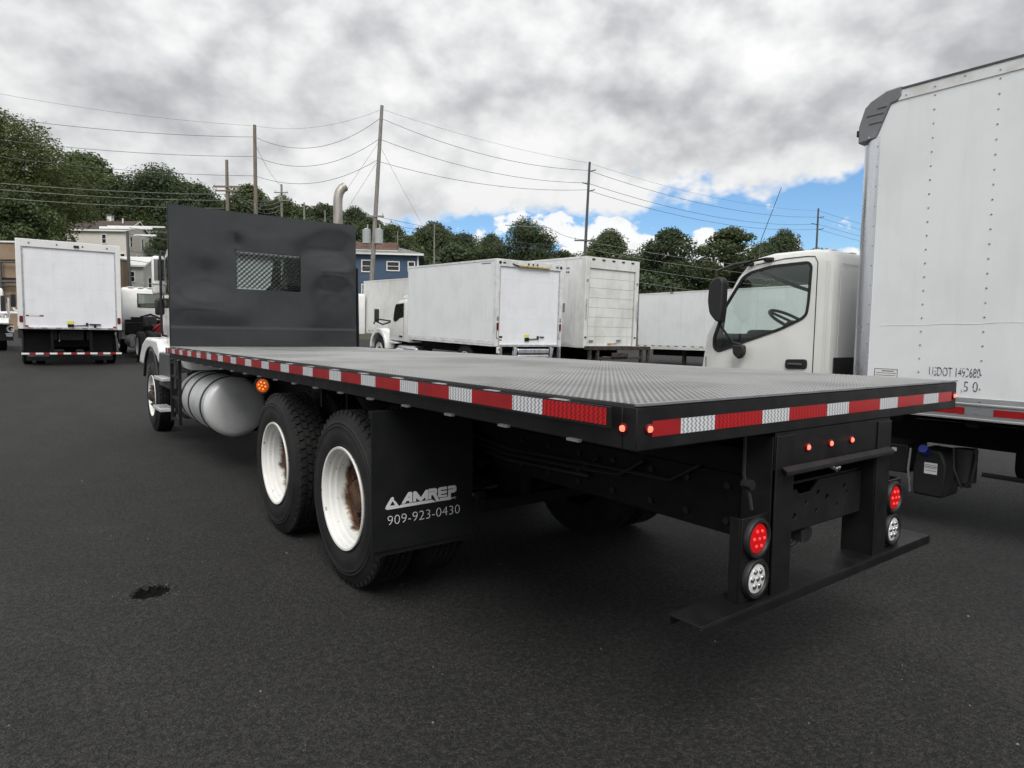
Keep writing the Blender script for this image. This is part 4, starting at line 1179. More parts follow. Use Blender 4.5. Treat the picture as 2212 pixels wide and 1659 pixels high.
def cabover():
    X0, X1 = 4.31, 6.29
    out = [(1.645, 0.70), (1.645, 1.40), (1.648, 2.10), (1.665, 2.22), (1.72, 2.295), (1.85, 2.318), (2.27, 2.315), (2.45, 2.285), (2.545, 2.225), (2.645, 2.12), (3.005, 1.53), (3.055, 1.19), (3.075, .62), (2.75, .62), (2.72, .80), (2.0, .80), (1.96, .70)]
    win = [(2.872, 1.40), (2.874, 1.50), (2.760, 1.797), (2.560, 2.09), (2.478, 2.135), (2.253, 2.176), (2.03, 2.184), (1.895, 2.186), (1.872, 2.156), (1.883, 1.846), (1.896, 1.733), (1.925, 1.70), (1.977, 1.673), (2.146, 1.597), (2.501, 1.479), (2.825, 1.366)]
    win = round_poly(win, .03, 2)
    mb = cab_skin(MB(), out, X0, X1, .075, open_segs=(9,), side_hole=win, open_x=(X0 + .09, X1 - .09))
    c = mb.build('cab', 'white_paint', BT, dedupe=True, angle=38); c['label'] = 'cream cabover cab with raked windscreen'
    frame = MB().holed(inset_poly(win, -.022), [inset_poly(win, .004)], 'x', X0 - .006, X0 + .012)
    frame.build('window_seal', 'black_plastic', c)
    MB().prism(inset_poly(win, .002), 'x', X0 + .004, X0 + .007).build('side_window', 'green_glass', c)
    MB().prism(inset_poly(win, .002), 'x', X1 - .007, X1 - .004).build('side_window', 'green_glass', c)
    # quarter light bar
    MB().prism([(2.775, 1.79), (2.755, 1.79), (2.805, 1.39), (2.872, 1.39), (2.872, 1.50)], 'x', X0 + .009, X0 + .02).build('quarter_panel', 'black_plastic', c)
    MB().add([(X0 + .09, 2.640, 2.115), (X1 - .09, 2.640, 2.115), (X1 - .09, 3.0, 1.535), (X0 + .09, 3.0, 1.535)], [(0, 1, 2, 3)]).build('windscreen', 'green_glass', c)
    # door gaps
    mb = MB()
    mb.tube([(X0 - .0005, 1.805, .85), (X0 - .0005, 1.805, 1.19), (X0 - .0005, 1.803, 2.19), (X0 - .0005, 1.832, 2.245), (X0 - .0005, 1.90, 2.252), (X0 - .0005, 2.13, 2.248), (X0 + .0005, 2.43, 2.212)], .0045, 5)
    mb.tube([(X0, 2.975, 1.30), (X0, 2.955, .85)], .0045, 5)
    mb.build('door_gap', 'black_plastic', c)
    h = MB().prism(round_poly([(2.072, 1.215), (2.072, 1.305), (1.86, 1.313), (1.857, 1.224)], .03), 'x', X0 - .014, X0 + .004).build('door_handle', 'black_plastic', c, bevel=.005)
    bx('handle_pull', 'dark_grey_fairing', h, X0 - .030, X0 - .0145, 1.90, 2.04, 1.25, 1.272, bevel=.006)
    # rear corner pillar ribs and rear wall relief
    mb = MB().box(X0 - .003, X0 + .004, 1.70, 1.72, 1.0, 2.2)
    mb.build('pillar_rib', 'white_paint', c, bevel=.002)
    mb = MB().box(X0 + .12, X1 - .12, 1.6405, 1.6445, 2.17, 2.185)
    for x in (X0 + .10, X0 + .55, X0 + 1.0, X0 + 1.45): mb.box(x, x + .03, 1.638, 1.6445, 1.0, 2.10)
    mb.build('rear_wall_rib', 'white_paint', c, bevel=.003)
    for k in range(5): MB().box(X0 + .2 + .36 * k, X0 + .3 + .36 * k, 1.78, 2.35, 2.316, 2.326).build('roof_rib', 'white_paint', c, bevel=.005)
    bx('rear_recess', 'black_plastic', c, X0 + .05, X1 - .05, 1.634, 1.6440, .72, 1.335)
    # interior
    MB().box(X0 + .10, X1 - .10, 2.52, 2.93, 1.10, 1.545).box(X0 + .15, X0 + .75, 2.42, 2.62, 1.30, 1.585).build('dashboard', 'black_plastic', c, bevel=.04)
    for x in (X0 + .2, X1 - .75):
        MB().box(x, x + .5, 1.78, 2.2, 1.05, 1.22).box(x + .04, x + .46, 1.70, 1.82, 1.22, 1.86).box(x + .12, x + .38, 1.71, 1.80, 1.87, 2.03).build('seat', 'seat_grey', c, bevel=.03)
    ctr = Vector((X0 + .42, 2.28, 1.67)); ax = Vector((0, -.50, .86)).normalized(); a = Vector((1, 0, 0)); b = ax.cross(a)
    ring = [ctr + a * .23 * math.cos(t) + b * .23 * math.sin(t) for t in [2 * math.pi * i / 24 for i in range(25)]]
    mb = MB().tube(ring, .016, 8, False)
    for t in (0, 2.1, 4.2): mb.tube([ctr, ctr + a * .24 * math.cos(t) + b * .24 * math.sin(t)], .014, 6)
    mb.tube([ctr, ctr + Vector((0, .35, -.35))], .03, 8)
    mb.build('steering_wheel', 'black_plastic', c)
    MB().tube([(X0 + .06, 2.42, 2.15), (X0 + .3, 2.2, 2.02), (X0 + .9, 2.15, 1.93)], .018, 6).build('sun_visor_rod', 'black_plastic', c)
    # mirrors on arms
    mx = X0 - .20
    mp = [(2.80, 1.86), (2.79, 2.02), (2.74, 2.085), (2.66, 2.10), (2.625, 2.05), (2.63, 1.80), (2.645, 1.65), (2.70, 1.66), (2.775, 1.74)]
    MB().prism(round_poly(mp, .03), 'x', mx - .05, mx + .05).build('mirror', 'black_plastic', BT, bevel=.03, seg=3)
    MB().tube([(X0 + .05, 2.50, 2.26), (X0 - .02, 2.46, 2.245), (X0 - .08, 2.62, 2.225), (mx, 2.74, 2.16), (mx, 2.73, 2.08)], .016, 8).build('mirror_arm', 'black_plastic', BT)
    MB().tube([(mx, 2.70, 1.70), (mx + .03, 2.69, 1.62), (X0 - .05, 2.625, 1.455), (X0 + .01, 2.55, 1.43)], .011, 8).build('mirror_arm', 'black_plastic', BT)
    MB().tube([(X0 - .01, 2.28, 2.262), (X0 - .03, 2.30, 2.262), (X0 - .03, 2.46, 2.25), (X0 - .03, 2.56, 2.2)], .012, 8).build('grab_rail', 'black_plastic', BT)
    MB().box(X0 - .035, X0 + .01, 2.24, 2.33, 2.235, 2.27).box(X0 - .035, X0 + .01, 2.45, 2.52, 2.205, 2.24).build('rail_bracket', 'black_plastic', BT, bevel=.008)
    MB().prism(round_poly([(2.60, 1.43), (2.47, 1.433), (2.465, 1.34), (2.52, 1.283), (2.59, 1.337)], .03), 'x', X0 - .10, X0 - .04).build('kerb_mirror', 'black_plastic', BT, bevel=.015)
    # chassis below
    for x in (4.95, 5.62): bx('frame_rail', 'black_frame', BT, x, x + .07, -6.0, 2.9, .60, .80)
    for k in range(14): bx('cross_member', 'black_frame', BT, 4.16, 6.48, -5.8 + .52 * k, -5.72 + .52 * k, .86, .975)
    bx('engine', 'black_frame', BT, 5.05, 5.58, 1.4, 2.6, .45, 1.05)
    put_wheel(W_FRONT, BT, 4.38, 2.35, .45, -1).scale = (.87,) * 3
    put_wheel(W_FRONT, BT, 6.26, 2.35, .45, 1).scale = (.87,) * 3
    for x, s in ((4.30, -1), (6.34, 1)):
        put_wheel(W_DUAL, BT, x, -2.9, .45, s).scale = (.87,) * 3; put_wheel(W_IN, BT, x - s * .29, -2.9, .45, s).scale = (.87,) * 3
    # fluid tank with blue cap, battery box, hose, tool box
    t = MB().prism([(.94, .464), (.93, .245), (.707, .245), (.69, .509), (.735, .623), (.905, .627)], 'x', 4.35, 4.66).build('fluid_tank', 'black_plastic', BT, bevel=.02)
    MB().cyl((4.36, .85, .60), (4.30, .85, .635), .036, .034, 10).build('filler_cap', 'blue_cap', t)
    lb = bx('tank_label', 'label_white', t, 4.3455, 4.3492, .757, .85, .430, .52)
    for z in (.455, .475, .500): bx('label_line', 'grey_plastic', lb, 4.3445, 4.3453, .763, .843, z, z + .004)
    bx('label_stripe', 'dark_red', lb, 4.3445, 4.3453, .758, .849, .486, .491)
    MB().tube([(4.34, .955, .62), (4.335, .965, .45), (4.36, .95, .26)], .010, 6).build('tank_strap', 'aluminium', t)
    bx('battery_box', 'black_plastic', BT, 4.36, 4.75, .985, 1.42, .40, .64, bevel=.012)
    bx('battery_label', 'label_white', BT, 4.3555, 4.3595, 1.07, 1.11, .575, .605)
    MB().cyl((4.42, .585, .40), (4.42, .585, .66), .075, n=18).cyl((4.42, .585, .36), (4.42, .585, .40), .045, n=12).build('filter_canister', 'black_plastic', BT)
    MB().tube([(4.40, .665, .66), (4.35, .64, .5), (4.345, .58, .36), (4.35, .52, .42), (4.37, .50, .60), (4.40, .52, .68)], .011, 6).build('hose', 'black_plastic', BT)
    MB().tube([(4.40, .47, .48), (4.45, .30, .47), (4.5, .12, .46)], .02, 6).build('pipe', 'black_plastic', BT)
    bx('air_tank', 'black_frame', BT, 4.45, 4.8, -.6, .30, .44, .75, bevel=.08)
    MB().cyl((5.0, 2.35, .45), (5.7, 2.35, .45), .06).build('front_axle', 'black_frame', BT)


cabover()
mb = MB().tube([(4.62, 2.60, 2.30), (4.62, 2.585, 2.50), (4.60, 2.372, 2.988)], [.006, .004, .003], 6)
mb.build('aerial', 'pole_dark', BT)


# ------------------------------------------------------------------ generic box body (local coords: x across, y forward from the rear, z up)
def box_body(root, hw, y1, z0, z1, mat='white_box', rail='white_rail', door='panel', nseam=4, post='white_rail', header=.19, dh=None, rc=.10, pw=.10, tl=None, dmat='white_door', rb=.15):
    """box with side panels, rails, rear frame and roll-up door of separate slats"""
    xs0, xs1 = -hw, hw
    # side panels one by one
    n = nseam + 1
    for s in (-1, 1):
        for k in range(n):
            ya, yb = pw + (y1 - rc - pw) * k / n, pw + (y1 - rc - pw) * (k + 1) / n
            xa = s * hw; xb = s * (hw - .03)
            bx('side_panel', mat, root, min(xa, xb), max(xa, xb), ya + .004, yb - .004, z0 + rb + .002, z1 - .062)
        mb = MB().box(min(s * hw, s * (hw + .008)), max(s * hw, s * (hw + .008)), pw, y1 - rc, z1 - .06, z1 + .004)
        mb.build('top_rail', rail, root, bevel=.01)
        prof = [(s * (hw + .008), z0 + rb), (s * (hw + .008), z0 + rb * .55), (s * (hw + .018), z0 + rb * .5), (s * (hw + .008), z0 + rb * .42), (s * (hw + .008), z0), (s * (hw - .03), z0), (s * (hw - .03), z0 + rb)]
        MB().prism(prof, 'y', pw, y1 - rc).build('bottom_rail', rail, root)
        ring = [(s * (hw + .006 - rc) + s * rc * math.cos(t), y1 - rc + (rc + .004) * math.sin(t)) for t in [math.pi / 2 * k / 8 for k in range(9)]] + [(s * (hw - rc), y1 - rc)]
        MB().prism(ring, 'z', z0, z1).build('corner_post', post, root, angle=25)
    bx('front_wall', mat, root, -hw + rc, hw - rc, y1 - .03, y1, z0, z1 - .01)
    mb = MB().box(-hw + .01, hw - .01, .02, y1 - rc, z1 - .012, z1 + .006)
    mb.build('roof', 'white_rail', root)
    bx('floor', 'black_frame', root, -hw + .032, hw - .032, .03, y1 - rc, z0 + .02, z0 + .1)
    # rear frame
    dz1 = z1 - header
    for s in (-1, 1):
        xa, xb = s * (hw + .006), s * (hw - pw)
        bx('rear_post', post, root, min(xa, xb), max(xa, xb), -.012, pw - .002, z0, z1 - .0008, bevel=.008)
    bx('rear_header', post, root, -hw + pw + .001, hw - pw - .001, -.012, .06, dz1, z1 - .001, bevel=.006)
    bx('rear_sill', 'aluminium_rail', root, -hw + pw + .001, hw - pw - .001, -.03, .06, z0, z0 + .055, bevel=.005)
    bot = z0 + .06
    ns = 8 if door == 'slat' else 6
    h = (dz1 - bot) / ns
    for k in range(ns):
        bx('door_slat', dmat, root, -hw + pw + .035, hw - pw - .035, .028, .050, bot + h * k + (.0035 if door == 'slat' else .0006), bot + h * (k + 1) - (.0035 if door == 'slat' else .0006), bevel=.003 if door == 'slat' else 0)
    bx('door_back', 'grey_plastic', root, -hw + pw + .03, hw - pw - .03, .054, .058, bot, dz1)
    for s in (-1, 1):
        xa, xb = s * (hw - pw), s * (hw - pw - .033)
        bx('door_track', 'aluminium_rail', root, min(xa, xb), max(xa, xb), .004, .05, bot, dz1 - .001)
    return bot, dz1, h


def underbody(root, hw, y1, z0, rear=1.6, front=None, wheels=True):
    for s in (-1, 1):
        bx('frame_rail', 'black_frame', root, s * .42 - .04, s * .42 + .04, .10, (front or y1) + .5, z0 - .32, z0 - .06)
    for k in range(int(y1 / .6)): bx('cross_member', 'black_frame', root, -hw + .05, hw - .05, .2 + .6 * k, .28 + .6 * k, z0 - .058, z0 + .018)
    if wheels:
        for s in (-1, 1):
            put_wheel(W_DUAL, root, s * (hw - .06), rear, .52, s); put_wheel(W_IN, root, s * (hw - .395), rear, .52, s)
        MB().cyl((-hw + .2, rear, .52), (hw - .2, rear, .52), .075).ball((0, rear, .52), .2).build('axle', 'black_frame', root)


def tail(root, x, y, z, lens='dark_red', h=.075, w=.035):
    o = MB().prism(round_poly([(x - w, z - h), (x + w, z - h), (x + w, z + h), (x - w, z + h)], w * .9, 4), 'y', y - .012, y).build('tail_light', 'black_plastic', root)
    MB().prism(round_poly([(x - w * .8, z - h * .9), (x + w * .8, z - h * .9), (x + w * .8, z + h * .9), (x - w * .8, z + h * .9)], w * .7, 4), 'y', y - .018, y - .0125).build('lens', lens, o)


def latch(root, x, z, y=.026):
    bx('door_latch', 'black_paint', root, x - .09, x + .07, y - .035, y - .001, z - .06, z + .05, bevel=.006)
    MB().cyl((x + .05, y - .02, z), (x + .42, y - .02, z + .02), .014, n=8).box(x + .38, x + .44, y - .035, y - .001, z, z + .10).build('latch_bar', 'black_paint', root)
    bx('warning_label', 'label_yellow', root, x - .10, x + .08, y - .0035, y - .0005, z + .065, z + .145)


def conventional_cab(root, X0, X1, yr, out, win, hood, fy, mat='white_truck', wing_z=1.30, rear_win=None, wing=True, seg=None, wr=.52):
    """bonneted cab: skin, glass, bonnet, wings, front wheels. yr: rear of cab; out/win/hood (y,z) in local coords"""
    c = cab_skin(MB(), out, X0, X1, .09, open_segs=seg or (), side_hole=win, open_x=rear_win).build('cab', mat, root, dedupe=True, angle=40)
    for x in (X0, X1):
        s = 1 if x == X0 else -1
        MB().prism(inset_poly(win, .002), 'x', x + s * .006, x + s * .010).build('side_window', 'green_glass', c)
        a, b = sorted((x - s * .006, x + s * .004))
        MB().holed(inset_poly(win, -.03), [inset_poly(win, .004)], 'x', a, b).build('window_seal', 'black_plastic', c)
    cab_skin(MB(), hood, X0 + .22, X1 - .22, .12).build('bonnet', mat, root, dedupe=True, angle=40)
    for s in (-1, 1):
        ring = []
        for k in range(13):
            t = math.pi * k / 12; ring.append((fy + .74 * math.cos(t), .60 + .78 * math.sin(t)))
        inn = [(fy + .60 * math.cos(math.pi * k / 12), .60 + .58 * math.sin(math.pi * k / 12)) for k in range(12, -1, -1)]
        xa = X0 - .06 if s < 0 else X1 - .34
        MB().prism(ring + inn, 'x', xa, xa + .40).build('wing', mat, root, bevel=.04, seg=3)
        put_wheel(W_FRONT, root, (X0 + .0) if s < 0 else (X1 - .0), fy, wr, s)
    bx('dashboard', 'black_plastic', c, X0 + .12, X1 - .12, out[-2][0] - .45, out[-2][0] - .10, 1.25, out[-2][1] - .05 if out[-2][1] > 1.3 else 1.55)
    for x in (X0 + .2, X1 - .75): MB().box(x, x + .5, yr + .25, yr + .7, 1.1, 1.3).box(x + .03, x + .47, yr + .18, yr + .3, 1.3, 2.0).build('seat', 'seat_grey', c, bevel=.03)
    return c


PITCH = (math.atan(SLOPE), 0, 0)

# ------------------------------------------------------------------ box truck with yellow lamp bar and lift gate (middle)
TA = thing('box_truck', 'white box truck with amber light bar over its roll-up door and folded liftgate', 'truck', (10.80, 14.23, gz(14.23)), PITCH)


def truck_a():
    hw = 1.262
    bot, dz1, h = box_body(TA, hw, 5.42, 1.05, 3.57, nseam=3, header=.20, pw=.115, post='white_rail')
    underbody(TA, hw, 5.4, 1.05, 1.7, 8.5)
    for x in (-1.15, 1.15):
        MB().cyl((x, -.012, 3.47), (x, -.022, 3.47), .045, n=14).build('marker_light', 'black_plastic', TA)
        MB().ball((x * .87, -.014, 3.468), (.06, .012, .022), 10, 6).build('marker_light', 'black_plastic', TA)
        tail(TA, x * 1.035, -.012, 1.64, h=.11, w=.035); tail(TA, x * 1.035, -.012, 1.40, 'clear_lens', .12, .038)
        MB().prism(round_poly([(x * 1.035 - .03, 1.80), (x * 1.035 + .03, 1.80), (x * 1.035 + .03, 1.93), (x * 1.035 - .03, 1.93)], .025), 'y', -.02, -.013).build('reflector', 'galvanised', TA)
    for x in (-.12, 0.05, .22): MB().cyl((x, -.012, 3.485), (x, -.024, 3.485), .03, n=12).build('marker_light', 'black_plastic', TA)
    lb = MB().box(-.50, .68, -.05, -.0125, 3.385, 3.43).build('light_bar', 'black_plastic', TA, bevel=.008)
    for k in range(8): bx('amber_module', 'amber_bar', lb, -.49 + .146 * k, -.355 + .146 * k, -.056, -.0505, 3.39, 3.426)
    MB().tube([(-.50, -.03, 3.40), (-.58, -.03, 3.43), (-.66, -.03, 3.44), (-.70, -.015, 3.47)], .018, 6).build('bar_cable', 'black_plastic', TA)
    latch(TA, -.07, 1.27)
    bx('door_decal', 'black_plastic', TA, -1.10, -.98, .0245, .0275, 1.30, 1.36); bx('door_decal', 'red_tape', TA, -1.09, -1.0, .0245, .0275, 1.23, 1.26)
    bx('door_handle', 'black_plastic', TA, .42, .58, -.005, .027, 1.33, 1.36)
    # dashed rivet rows on the door
    mb = MB()
    for x in (-.50, .18):
        for k in range(6):
            for j in range(4): mb.box(x - .004, x + .004, .0255, .0279, bot + h * k + .10 + .055 * j, bot + h * k + .13 + .055 * j)
    mb.build('door_rivets', 'white_rail', TA, kind='stuff')
    mb = MB().box(-hw + .08, -hw + .25, 0.095, .100, 1.20 + 2.26, 1.20 + 2.28)
    bx('maker_badge', 'grey_plastic', TA, -hw - .003, -hw - .0002, .30, .78, 3.44, 3.468)
    # lift gate under the sill
    for x in (-1.16, 1.08): bx('lift_column', 'galvanised', TA, x, x + .07, -.14, -.03, .70, 1.06, bevel=.006)
    MB().box(-.55, .62, -.20, -.06, .86, .99).build('lift_platform', 'aluminium', TA, bevel=.02)
    MB().box(-.55, .62, -.21, -.05, .70, .82).build('lift_platform', 'aluminium_rail', TA, bevel=.03)
    for x in (-.70, .68): MB().prism([(x, .66), (x + .08, .64), (x + .16, 1.02), (x + .05, 1.04)], 'y', -.17, -.06).build('lift_arm', 'aluminium', TA, bevel=.01)
    bx('lift_tube', 'black_frame', TA, -1.05, 1.05, .02, .12, .74, .86)
    MB().box(-hw + .02, -hw + .14, -.11, -.05, .86, 1.04).build('switch_box', 'white_rail', TA, bevel=.01)
    MB().cyl((-hw + .08, -.118, .97), (-hw + .08, -.11, .97), .025, n=10).build('switch_lamp', 'dark_red', TA)
    # bonneted cab ahead of the box
    out = [(5.72, .92), (5.72, 1.7), (5.72, 2.30), (5.78, 2.42), (6.0, 2.47), (6.55, 2.42), (6.76, 2.30), (7.06, 1.62), (7.22, 1.40), (7.25, .95)]
    win = round_poly([(6.02, 1.85), (6.35, 1.80), (6.55, 1.70), (6.72, 1.66), (6.82, 1.72), (6.72, 2.12), (6.62, 2.26), (6.02, 2.30)], .03)
    hood = [(7.253, .95), (7.253, 1.38), (7.6, 1.36), (8.3, 1.22), (8.68, 1.0), (8.75, .55), (8.4, .55), (8.3, .95)]
    c = conventional_cab(TA, -1.06, 1.06, 5.72, out, win, hood, 8.05)
    MB().prism([(6.62, 2.42), (6.80, 2.36), (6.92, 2.34), (6.93, 2.31), (6.78, 2.30)], 'x', -1.0, 1.0).build('sun_visor', 'white_truck', TA)
    MB().prism([(5.80, 2.475), (6.5, 2.475), (6.62, 2.50), (6.45, 2.60), (5.9, 2.68)], 'x', -.85, .85).build('roof_fairing', 'white_truck', TA, bevel=.04)
    MB().cyl((-.75, 6.1, 2.66), (-.75, 6.1, 2.80), .07, .05, 12).build('beacon', 'amber_bar', TA)
    MB().box(-1.40, -1.22, 7.70, 7.80, 1.60, 2.10).build('mirror', 'black_plastic', TA, bevel=.03)
    MB().box(-1.385, -1.235, 7.694, 7.699, 1.66, 2.06).build('mirror_glass', 'dark_pane', TA)
    MB().tube([(-1.31, 7.75, 1.72), (-1.2, 7.5, 1.70), (-1.05, 7.1, 1.66)], .028, 8).tube([(-1.31, 7.75, 1.62), (-1.2, 7.45, 1.52), (-1.05, 7.12, 1.62)], .03, 8).build('mirror_arm', 'black_plastic', TA)
    bx('door_handle', 'black_plastic', TA, -1.085, -1.058, 6.10, 6.34, 1.09, 1.15, bevel=.012)
    MB().tube([(-1.065, 6.02, .95), (-1.065, 6.00, 2.36)], .012, 6).build('grab_rail', 'aluminium', TA)
    for y in (6.0, 6.55): bx('step', 'white_rail', TA, -1.15, -.85, y, y + .45, .62 if y < 6.3 else .84, .68 if y < 6.3 else .90, bevel=.01)
    bx('tank', 'aluminium', TA, -1.1, -.6, 5.0, 6.5, .35, .80, bevel=.1)


truck_a()

# ------------------------------------------------------------------ tall old box truck just right of it
TB = thing('box_truck', 'tall weathered white box with slatted roll-up door and rusty dock bumper', 'truck', (14.52, 14.52, gz(14.52)), PITCH)


def truck_b():
    hw = 1.25
    bot, dz1, h = box_body(TB, hw, 7.5, 1.0, 3.96, mat='white_box_old', rail='white_trailer', door='slat', nseam=4, header=.36, pw=.16, post='white_trailer', dmat='white_trailer')
    underbody(TB, hw, 7.5, 1.0, 2.0)
    for k in range(5): bx('marker_light', 'black_plastic', TB, -1.0 + .46 * k, -.87 + .46 * k, -.03, -.0125, 3.865, 3.91)
    bx('patch', 'galvanised', TB, -hw - .004, -hw - .0004, .95, 1.12, 2.15, 2.45)
    for k in range(4): bx('vent_hole', 'black_plastic', TB, -hw - .004, -hw - .0004, .8 + .09 * (k % 2), .86 + .09 * (k % 2), 3.58 - .13 * (k // 2), 3.64 - .13 * (k // 2))
    for s in (-1, 1):
        MB().tube([(s * (hw - .05), -.05, 1.95), (s * (hw - .05), -.05, 2.6)], .018, 6).build('grab_rail', 'aluminium', TB)
        MB().cyl((s * (hw - .08), -.012, 3.2), (s * (hw - .08), -.03, 3.2), .04).build('hinge', 'galvanised', TB)
        MB().ball((s * (hw - .08), -.02, 1.35), (.05, .02, .03)).build('hinge', 'rusty_frame', TB)
    latch_ = bx('door_latch', 'amber_bar', TB, -.12, .02, -.01, .026, 1.10, 1.17, bevel=.01)
    MB().tube([(-.05, 0, 1.14), (.25, 0, 1.15), (.4, 0, 1.22)], .012, 6).build('latch_bar', 'galvanised', TB)
    bx('door_handle', 'galvanised', TB, .30, .50, -.01, .026, 1.24, 1.28)
    bx('door_step', 'galvanised', TB, -.98, -.80, -.005, .026, 1.20, 1.26)
    # rusty dock bumper
    bx('dock_bumper', 'rusty_frame', TB, -1.22, 1.70, -.30, -.034, .94, 1.06, bevel=.01)
    for x in (-1.20, -.85, 1.25, 1.60): bx('bumper_leg', 'rusty_frame', TB, x, x + .09, -.28, -.18, .38, .938, bevel=.006)
    bx('bumper_bar', 'rusty_frame', TB, -.75, 1.24, -.27, -.19, .62, .70); bx('bumper_step', 'rusty_frame', TB, -.2, .55, -.33, -.27, .70, .85, bevel=.01)
    MB().tube([(-1.1, -.2, .9), (-.9, -.1, .5), (-.7, 0, .4)], .03, 6).build('brace', 'rusty_frame', TB)


truck_b()

# ------------------------------------------------------------------ long white trailer far right, another far left
TCR = thing('box_trailer', 'long low white trailer parked behind the cream cabover cab', 'trailer', (23.25, 7.5, gz(16.0)), (0.0, 0, 0))


def trailer(root, hw, ln, z0, z1, mat, nseam, blocks=True):
    box_body(root, hw, ln, z0, z1, mat=mat, rail='white_trailer', nseam=nseam, post='aluminium', rc=.14, rb=.20)
    for s in (-1, 1):
        bx('frame_rail', 'black_frame', root, s * .42 - .04, s * .42 + .04, .1, ln - .4, z0 - .30, z0 - .02)
        for y in (1.4, 2.7): put_wheel(W_DUAL, root, s * (hw - .04), y, .52, s)
        bx('landing_leg', 'rusty_frame', root, s * .8 - .06, s * .8 + .06, ln - 2.6, ln - 2.45, .0, z0 - .02)
    if blocks:
        for k in range(int(ln / .45)):
            for s in (-1, 1): bx('rail_slot', 'grey_plastic', root, min(s * (hw + .0085), s * (hw + .012)), max(s * (hw + .0085), s * (hw + .012)), .3 + .45 * k, .48 + .45 * k, z0 + .125, z0 + .165)


trailer(TCR, 1.25, 12.7, .80, 3.36, 'white_box', 9)
bx('roof_lamp', 'black_plastic', TCR, -1.275, -1.26, 11.05 - .5, 11.2 - .5, 3.31, 3.35)
TD = thing('box_trailer', 'stained white semi-trailer standing behind the amber-bar box truck', 'trailer', (14.3, 18.7, gz(18.7)), PITCH)
trailer(TD, 1.28, 12.5, .95, 3.62, 'white_trailer', 5)
MB().cyl((-1.282, 11.0, 1.42), (-1.296, 11.0, 1.42), .21, n=24).build('round_placard', 'label_white', TD)
bx('placard_print', 'grey_plastic', TD, -1.2985, -1.2965, 10.88, 11.12, 1.42, 1.54)
TF = thing('tractor_unit', 'white tractor cab glimpsed between the black headboard and the stained trailer', 'truck', (11.9, 30.6, gz(30.6)), PITCH)
out = [(0, .9), (0, 1.9), (0, 2.8), (.1, 2.95), (1.0, 2.9), (1.2, 2.75), (1.5, 1.9), (1.6, 1.6), (1.6, .9)]
win = round_poly([(.4, 1.75), (1.3, 1.75), (1.1, 2.5), (.4, 2.55)], .05)
conventional_cab(TF, -1.05, 1.05, 0, out, win, [(1.603, .9), (1.603, 1.55), (2.6, 1.35), (3.0, 1.0), (3.0, .6), (2.6, .6)], 2.3)

# ------------------------------------------------------------------ box truck seen from behind on the far left
TL = thing('box_truck', 'white box truck seen square from behind with red and white bumper bar', 'truck', (-0.14, 23.0, gz(23.0)), PITCH)


